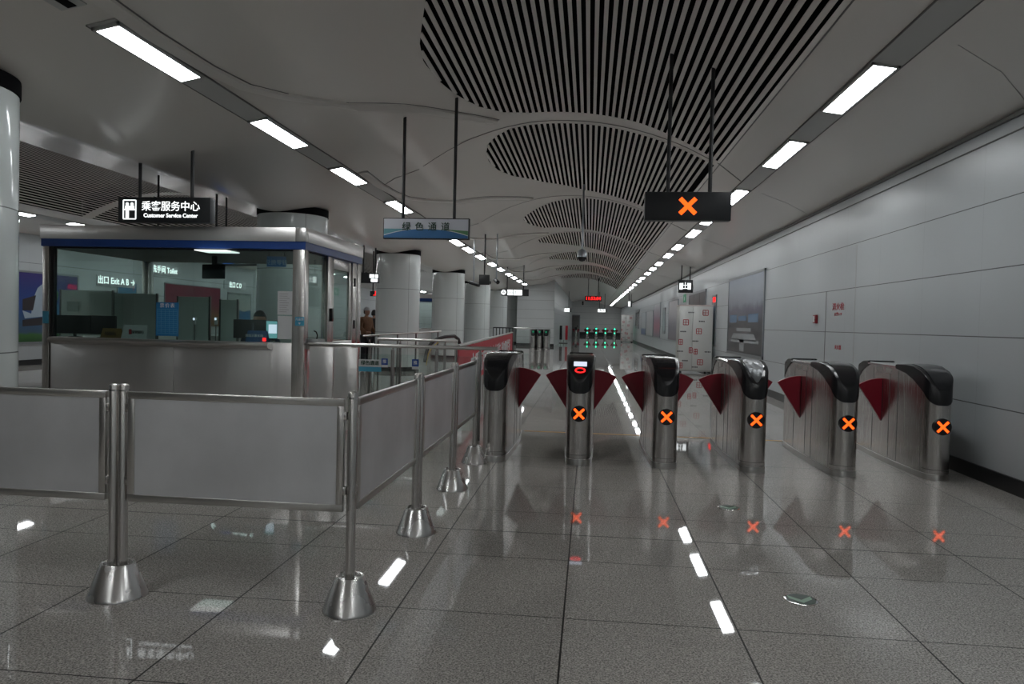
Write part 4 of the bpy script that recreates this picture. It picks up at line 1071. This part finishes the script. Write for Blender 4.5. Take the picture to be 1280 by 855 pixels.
# railing by the end wall
e = empty('far_railing', at(616, 440, 36)*Vector((1, 1, 0)) if False else Vector((at(628, 440, 36).x, 36, 0)), 0, 'dark upright railing in front of the end wall', 'railing')
a, c = at(616.5, 412, 36).x-e.location.x, at(641, 412, 36).x-e.location.x
MB().tube([(a, 0, 1.12), (c, 0, 1.12)], .025, 8).build('top_rail', BLACKM, e); MB().tube([(a, 0, .2), (c, 0, .2)], .02, 8).build('bottom_rail', BLACKM, e)
for i in range(7): MB().tube([(lerp(a, c, i/6), 0, 0), (lerp(a, c, i/6), 0, 1.12)], .022, 8).build('bar', BLACKM, e)
e, _ = fence(at(642, 412, 36.2).x, at(664, 412, 36.2).x, 36.2, 1.12, [at(642.5, 412, 36.2).x, at(663, 412, 36.2).x], [(at(643.5, 412, 36.2).x, at(662, 412, 36.2).x)], 'clear glass fence panel beside the dark railing')

# ------------------------------------------------------------------ right wall: posters, cabinets, fittings
def wall_panel(px0, px1, z0, z1, mat, label, name='poster', frame=SILVER, ref=(400,), X=XW, cat='poster', sgn=1, fw=.03):
    ya, yb = atX(px0, ref[0], X).y, atX(px1, ref[0], X).y
    y0, y1 = min(ya, yb), max(ya, yb)
    e = empty(name, (X-sgn*.001, (y0+y1)/2, (z0+z1)/2), 0, label, cat); w2, h2 = (y1-y0)/2, (z1-z0)/2
    x0, x1 = (-.03, 0) if sgn > 0 else (0, .03)
    m = MB()
    for s in (-1, 1): m.box(x0, s*w2-fw/2-s*fw/2, -h2, x1, s*w2+fw/2-s*fw/2, h2); m.box(x0, -w2, s*h2-fw/2-s*fw/2, x1, w2, s*h2+fw/2-s*fw/2)
    m.build('frame', frame, e, smooth=False)
    xa, xb = (-.022, -.004) if sgn > 0 else (.004, .022)
    MB().box(xa, -w2+fw, -h2+fw, xb, w2-fw, h2-fw).build('picture', mat, e, smooth=False)
    return e, w2, h2
PIC1 = stripes_mat('picture_office', [(0, (.03, .03, .035)), (.16, (.06, .055, .06)), (.42, (.05, .045, .055)), (.5, (.09, .085, .12)), (.58, (.12, .11, .16)), (.66, (.26, .29, .34)), (.85, (.36, .40, .45)), (1, (.32, .37, .45))], noise=.14, nscale=3)
e, w2, h2 = wall_panel(911, 956, .72, 2.68, PIC1, 'large wall picture of an office in grey and purple tones, nearest on the right wall', ref=(395,), fw=.06)
m = MB(); WH = pbr('picture_desk', (.30, .32, .33), .5); BL = pbr('picture_chair', (.12, .20, .31), .5)
def onp(m, y0, z0, y1, z1, dx=-.0235): m.box(dx, min(y0, y1), z0, dx+.001, max(y0, y1), z1)
# picture content: y runs away from the viewer, so the left of the picture is +y
onp(m, w2*.75, -h2*.68, -w2*.8, -h2*.60); m.prism([(-.0235, w2*.75, -h2*.62), (-.0235, -w2*.7, -h2*.62), (-.0235, -w2*.55, -h2*.46), (-.0235, w2*.6, -h2*.46)], (.001, 0, 0)); onp(m, w2*.2, -h2*.9, -w2*.05, -h2*.6); onp(m, w2*.4, -h2*.4, -w2*.4, -h2*.32)
m.build('picture_desks', WH, e, smooth=False)
m = MB(); onp(m, w2*.85, -h2*.18, w2*.42, h2*.02); onp(m, -w2*.25, -h2*.18, -w2*.75, h2*.02); onp(m, w2*.3, -h2*.14, -w2*.15, -h2*.02, -.0233); m.build('picture_chairs', BL, e, smooth=False)
PINK = stripes_mat('picture_pink', [(0, (.20, .17, .22)), (.3, (.40, .14, .20)), (.6, (.30, .20, .26)), (1, (.45, .46, .48))], noise=.3, nscale=2)
BLUEP = stripes_mat('picture_blue', [(0, (.10, .14, .30)), (.25, (.12, .17, .34)), (.3, (.5, .52, .53)), (1, (.42, .46, .5))], noise=.08)
GREYP = stripes_mat('picture_grey', [(0, (.22, .17, .2)), (.3, (.20, .18, .22)), (.6, (.4, .38, .4)), (1, (.48, .47, .48))], noise=.25)
wall_panel(836.5, 848, .75, 2.55, GREYP, 'grey and pink wall poster right before the wrapped cabinet', ref=(390,))
wall_panel(818, 826, .75, 2.62, PINK, 'pink wall poster, second beyond the wrapped cabinet', ref=(390,))
wall_panel(808.5, 817, .75, 2.3, pbr('poster_white', (.5, .51, .52), .3), 'pale wall poster beside the pink one', ref=(390,))
wall_panel(802.5, 808, .75, 2.3, BLUEP, 'pale poster with a blue foot, far along the right wall', ref=(390,))
e, w2, h2 = wall_panel(890.5, 895.5, .85, 2.35, stripes_mat('picture_lcd', [(0, (.12, .16, .19)), (.5, (.06, .14, .22)), (.75, (.07, .16, .24)), (.82, (.3, .31, .32)), (1, (.3, .31, .32))]), 'narrow blue notice strip with a red lit head beside the wrapped cabinet', ref=(400,), name='notice_strip', cat='notice')
MB().box(-.026, -w2*.6, h2*.72, -.0225, w2*.6, h2*.92).build('red_lamp', REDL, e, smooth=False)
wall_panel(829.2, 832.2, 1.0, 2.3, pbr('strip_teal', (.30, .38, .39), .3), 'thin pale notice strip between far posters', ref=(390,), name='notice_strip', cat='notice', fw=.12)
# dark glazed opening high on the wall behind the cabinet
e, w2, h2 = wall_panel(862, 883, 1.75, 2.62, pbr('dark_pane', (.05, .06, .06), .28), 'dark framed window opening above the wrapped cabinet', ref=(370,), name='wall_window', cat='window', fw=.07)
for k in (-.3, .35): MB().box(-.026, w2*k-.06, -h2, -.022, w2*k+.06, h2).build('mullion', DSTEEL, e, smooth=False)
e, w2, h2 = wall_panel(795, 799.5, 1.15, 2.6, pbr('dark_slot', (.06, .065, .065), .2), 'dark twin slot window at the far right wall', ref=(390,), name='wall_window', cat='window', fw=.2)
# hydrant door: joints, alarm and red characters
pj = atX(1032, 400, XW)
m = MB(); 
m.box(XW-.003, pj.y-.012, .15, XW, pj.y+.012, 1.997); struct(m.build('trim_%d' % tn, SEAM, smooth=False)); tn += 1
pj2 = atX(1068, 400, XW); struct(MB().box(XW-.002, pj2.y-.004, .15, XW, pj2.y+.004, 2.6).build('trim_%d' % tn, TRIM, smooth=False)); tn += 1
p = atX(1020.5, 399, XW)
e = empty('fire_alarm', p, 0, 'small red fire call point on the right wall', 'alarm')
MB().box(-.04, -.075, -.07, 0, .075, .07, .006).build('box', pbr('alarm_red', (.22, .012, .02), .35), e); MB().box(-.043, -.03, -.05, -.039, .05, .05).build('window', PAPER, e, smooth=False); MB().tube([(-.045, -.052, -.01), (-.039, -.052, -.01)], .012, 10).build('button', BLACK, e)
RW = (PI/2, 0, -PI/2)
p = atX(1048, 388, XW-.003)
e = empty('wall_lettering', p, 0, 'red three-character hydrant lettering with small text on the right wall', 'lettering')
text('lettering', '消火栓', .12, INKR, e, (0, .02, .05), RW, sx=1.5); text('lettering', '火警119', .06, INKR, e, (0, .02, -.06), RW, sx=1.6)
p = atX(1047, 434.5, XW-.003)
e = empty('wall_lettering', p, 0, 'small red upright marks low on the right wall', 'lettering')
text('lettering', '灭火器', .075, INKR, e, (0, 0, 0), RW, sx=1.3)

# wrapped cabinets
def wrapped_cabinet(x0, x1, y, depth, h, label, seed):
    random.seed(seed)
    e = empty('wrapped_cabinet', ((x0+x1)/2, y, 0), 0, label, 'cabinet', 'wrapped cabinets'); w2 = (x1-x0)/2
    seam = -w2+(x1-x0)*.4
    MB().box(-w2, .0, .10, seam-.004, .02, h-.03, .008).build('front_sheet', WRAP, e); MB().box(seam+.004, .0, .10, w2, .02, h-.03, .008).build('front_sheet', WRAP, e)
    MB().box(-w2+.004, .02, .06, w2-.004, depth, h-.02, .02).build('body', pbr('wrap_side', (.45, .45, .42), .35) if 'wrap_side' not in MATS else MATS['wrap_side'], e)
    MB().box(-w2-.005, -.005, h-.04, w2+.005, depth, h, .01).build('top_tape', pbr('top_tape', (.5, .42, .40), .4) if 'top_tape' not in MATS else MATS['top_tape'], e)
    for sx in (-1, 1):
        for yy in (.06, depth-.06): MB().lathe([(.035, 0), (.035, .06)], (sx*(w2-.07), yy, 0), n=14).build('foot', RUBBER, e)
    spots = [(-.62, .77, 1), (.55, .93, 1), (.18, .63, 1), (.30, .13, 1), (-.28, .32, .6), (.02, .30, .6), (-.9, .45, .7), (-.88, .07, .7)]
    for fx, fz, s in spots:
        cx, cz = fx*w2, .1+fz*(h-.2); r = .075
        m = MB(); k = r*s
        for t in (-1, 1): m.box(cx+t*k-.010, -.004, cz-r, cx+t*k+.010, 0, cz+r); m.box(cx-k, -.004, cz+t*r-.010, cx+k, 0, cz+t*r+.010)
        m.box(cx-.008, -.004, cz-r, cx+.008, 0, cz+r); m.box(cx-k, -.004, cz-.008, cx+k, 0, cz+.008)
        m.build('printed_mark', INKR, e, smooth=False)
    for fx, fz in ((-.3, .93), (.35, .79), (-.75, .62), (.0, .47), (.75, .30), (-.6, .15), (.0, .05), (-.9, .3)):
        cx, cz = fx*w2, .1+fz*(h-.2); m = MB()
        for i in range(4): m.box(cx-.09+i*.045, -.003, cz-.018, cx-.06+i*.045, 0, cz+.018)
        m.build('printed_text', INK, e, smooth=False)
    return e
a, c = atz(848, 466.5), atz(889, 467.5)
wrapped_cabinet(a.x, c.x, 22.3, .85, 2.04, 'tall cabinet wrapped in white film with red marks, by the right wall', 3)
A, B = at(776, 428, 60), at(791, 428, 60)
wrapped_cabinet(A.x, B.x, 60, 1.1, 2.2, 'distant wrapped cabinet with red marks beside the far gates', 4)

# ------------------------------------------------------------------ far end wall
a, c = at(709, 400, Y1-.03), at(724, 400, Y1-.03)
e = empty('far_door', ((a.x+c.x)/2, Y1-.02, 0), 0, 'grey steel door in the far end wall', 'door'); w2 = (c.x-a.x)/2; zt = at(716, 394.5, Y1).z
MB().box(-w2, -.06, 0, w2, .0, zt, .01).build('leaf', pbr('door_grey', (.17, .165, .16), .4), e)
m = MB(); m.box(-w2-.1, -.08, 0, -w2, .0, zt+.1); m.box(w2, -.08, 0, w2+.1, 0, zt+.1); m.box(-w2, -.08, zt, w2, 0, zt+.1); m.build('frame', SILVER, e, smooth=False)
MB().box(w2-.25, -.09, 1.0, w2-.15, -.05, 1.2, .01).build('handle', BLACK, e)
p = at(705.5, 400, Y1-.02); p.y = Y1; e = empty('alarm_sign', p, 0, 'tiny red and grey alarm on the far wall left of the door', 'alarm'); MB().box(-.12, -.04, -.25, .12, .01, -.02).build('box', INKR, e, smooth=False); MB().lathe([(.1, 0), (.05, .1)], (0, -.05, 0), n=12).build('lamp', SILVER, e)
p = at(728.5, 379, Y1-.02); e = empty('wall_speaker', p, 0, 'small dark box high on the far wall under the clock', 'speaker'); MB().box(-.09, -.12, -.22, .09, 0, .22, .02).build('box', BLACKM, e); MB().box(-.06, -.125, -.15, .06, -.119, .05).build('grille', DSTEEL, e, smooth=False)
for i, (px, m_) in enumerate(((701, 'rack'), (704.5, 'rack'), (708, 'rack'))):
    p = at(px, 420, 52); e = empty('banner_stand', (p.x, 52, 0), 0, ['dark banner stand at the corner of the end wall', 'pale banner stand between dark and red ones', 'red banner stand left of the far door'][i], 'banner', 'banner stands')
    MB().box(-.09, -.01, .25, .09, .01, 1.25).build('sheet', [BLACKM, PAPER, BANNER][i], e, smooth=False); MB().box(-.10, -.15, 0, .10, .15, .05, .01).build('foot', DSTEEL, e); MB().tube([(0, .03, .05), (0, .03, 1.25)], .015, 8).build('pole', DSTEEL, e)

# ------------------------------------------------------------------ left wall: lit posters seen past the booth
ADV = stripes_mat('picture_train', [(0, (.02, .09, .02)), (.10, (.05, .16, .04)), (.14, (.05, .10, .16)), (.3, (.04, .10, .20)), (.5, (.02, .07, .26)), (.75, (.02, .045, .20)), (1, (.045, .03, .16))], noise=.06)
e, w2, h2 = wall_panel(14, 97, .55, 2.42, ADV, 'blue picture of a white train on the far left wall', X=XL, ref=(380,), sgn=-1, fw=.05)
q = lambda px, py: atX(px, py, XL)-e.location
def ad_poly(name, pts, mat, dx):
    MB().prism([(dx, q(*p).y, q(*p).z) for p in pts], (.001, 0, 0)).build(name, mat, e, smooth=False)
TRW = pbr('train_white', (.36, .44, .52), .4); TRB = pbr('train_blue', (.05, .20, .36), .4); TRD = pbr('train_dark', (.03, .025, .03), .4)
ad_poly('picture_train', [(38, 392), (41, 372), (46, 360), (52, 355), (56, 358), (57, 395), (30, 398), (27, 388)], TRW, .0225)
ad_poly('picture_cars', [(27, 374), (44, 369), (40, 388), (27, 388)], TRD, .0235)
ad_poly('picture_nose', [(57, 378), (72, 380), (73, 402), (57, 402)], TRB, .0225)
ad_poly('picture_leaf', [(62, 360), (68, 359), (72, 366), (71, 375), (63, 374)], pbr('leaf_green', (.05, .20, .06), .5), .0225)
ad_poly('picture_tracks', [(27, 400), (56, 396), (56, 406), (27, 408)], TRD, .0228)
e, w2, h2 = wall_panel(146, 170, 1.95, 2.35, pbr('panel_blue', (.05, .18, .32), .4), 'small blue panel on the left wall seen through the booth', X=XL, ref=(362,), sgn=-1, name='wall_notice', cat='notice')
REDP = stripes_mat('picture_red', [(0, (.20, .12, .05)), (.3, (.22, .10, .05)), (.5, (.17, .03, .05)), (1, (.16, .02, .045))], noise=.25, nscale=2)
e, w2, h2 = wall_panel(205, 275, .95, 2.46, REDP, 'dark red picture on the left wall seen through the booth', X=XL, ref=(360,), sgn=-1)
e, w2, h2 = wall_panel(284, 313, .5, 2.33, stripes_mat('picture_bluewhite', [(0, (.35, .42, .45)), (.35, (.30, .4, .45)), (.4, (.04, .16, .34)), (.6, (.04, .15, .3)), (.62, (.40, .42, .4)), (.95, (.3, .34, .33)), (1, (.06, .08, .08))], noise=.12), 'blue and white notice on the left wall beside the cashier', X=XL, ref=(380,), sgn=-1)
# lit direction sign and added reflection letters seen through the booth
def left_sign(px, py, Y, body, label, rot, w_=1.1, h_=.26, blue=False):
    p = at(px, py, Y); e = empty('direction_sign', p, rot, label, 'sign', 'lit signs of the left bay')
    MB().box(-w_/2, -.05, -h_/2, w_/2, .05, h_/2, .006).build('housing', PANELBK, e)
    rods(e, (-w_*.3, w_*.3), h_/2-.005, 0, .016)
    text('lettering', body, h_*.55, SIGNW, e, (.0 if not blue else .22, -.053, .03), bold=.002)
    return e
e = left_sign(305, 322, 12.6, '电梯 换乘', 'black hanging sign with arrow and blue field seen through the booth', -.25, 1.35, .3, True)
MB().box(-.42, -.053, -.11, -.18, -.05, .11, .004).build('blue_field', emit('blue_field', (.05, .16, .6), 1.0), e, smooth=False)
m = MB(); m.box(-.60, -.053, -.015, -.47, -.05, .015); m.prism([(-.63, -.053, 0), (-.56, -.053, .07), (-.535, -.053, .055), (-.59, -.053, 0), (-.535, -.053, -.055), (-.56, -.053, -.07)], (0, .003, 0)); m.build('arrow', SIGNW, e, smooth=False)
text('lettering', 'Lift & Interchange', .07, SIGNW, e, (.22, -.053, -.09))
def reflection_letters(px, py, body, label, size):  # glowing letters added on the wall imitate signs reflected in the booth glass
    p = atX(px, py, XL+.03); e = empty('reflection_letters', p, 0, label, 'sign', 'glowing letters in place of glass reflections')
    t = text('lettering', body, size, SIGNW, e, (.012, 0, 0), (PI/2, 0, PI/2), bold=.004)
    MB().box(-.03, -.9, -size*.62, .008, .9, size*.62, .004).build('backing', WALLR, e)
reflection_letters(146, 352, '出口 Exit A B →', 'added glowing exit letters on the left wall, imitating a reflection in the left booth glass', .26)
reflection_letters(206, 338, '洗手间 Toilet', 'added glowing letters imitating a glass reflection, on the left wall above the dark red picture', .26)
reflection_letters(294, 357, '出口 C D', 'added glowing letters imitating a glass reflection, on the left wall above the blue and white notice', .26)
# second booth far behind
e = empty('service_booth', (-6.9, 31.5, 0), 0, 'distant second booth with a blue band between two columns', 'booth')
MB().box(-.9, -.9, 0, .9, .9, 1.05, .01).build('base_panel', POL, e); MB().box(-.92, -.92, 2.2, .92, .92, 2.32).build('blue_band', BLUE, e, smooth=False); MB().box(-.95, -.95, 2.32, .95, .95, 2.5, .01).build('fascia', POL, e)
for sx in (-1, 1):
    for sy in (-1, 1): MB().box(sx*.87-.05, sy*.87-.05, 1.05, sx*.87+.05, sy*.87+.05, 2.2).build('corner_post', STEEL, e)
for sx in (-1, 1): MB().box(sx*.86-.005, -.8, 1.05, sx*.86+.005, .8, 2.2).build('glass_pane', GLASSL, e, smooth=False); MB().box(-.8, sx*.86-.005, 1.05, .8, sx*.86+.005, 2.2).build('glass_pane', GLASSL, e, smooth=False)

# ------------------------------------------------------------------ floor marks
def floor_arrow(px, py, label):
    p = atz(px, py); e = empty('floor_marker', (p.x, p.y, 0), 0, label, 'floor marker', 'round green floor arrows')
    MB().lathe([(.082, 0), (.082, .003), (.078, .004)], n=40).build('rim', CHROME, e)
    MB().lathe([(.074, .0035), (.074, .0046)], n=40).build('disc', pbr('marker_green', (.012, .05, .03), .3) if 'marker_green' not in MATS else MATS['marker_green'], e)
    MB().prism([(-.058, .005, .0047), (0, -.052, .0047), (.058, .005, .0047), (.058, .045, .0047), (0, -.012, .0047), (-.058, .045, .0047)], (0, 0, .0006)).build('arrow', pbr('marker_pale', (.25, .42, .30), .4) if 'marker_pale' not in MATS else MATS['marker_pale'], e, smooth=False)
floor_arrow(1001, 750, 'round green floor arrow nearest the viewer'); floor_arrow(911, 635, 'round green floor arrow close to the ticket gates')
yl = MB().box(-.80, 9.38, .0005, 3.4, 9.425, .002).build('floor_line', YEL, smooth=False); tag(yl, 'thin yellow line across the floor behind the gates', 'floor line')
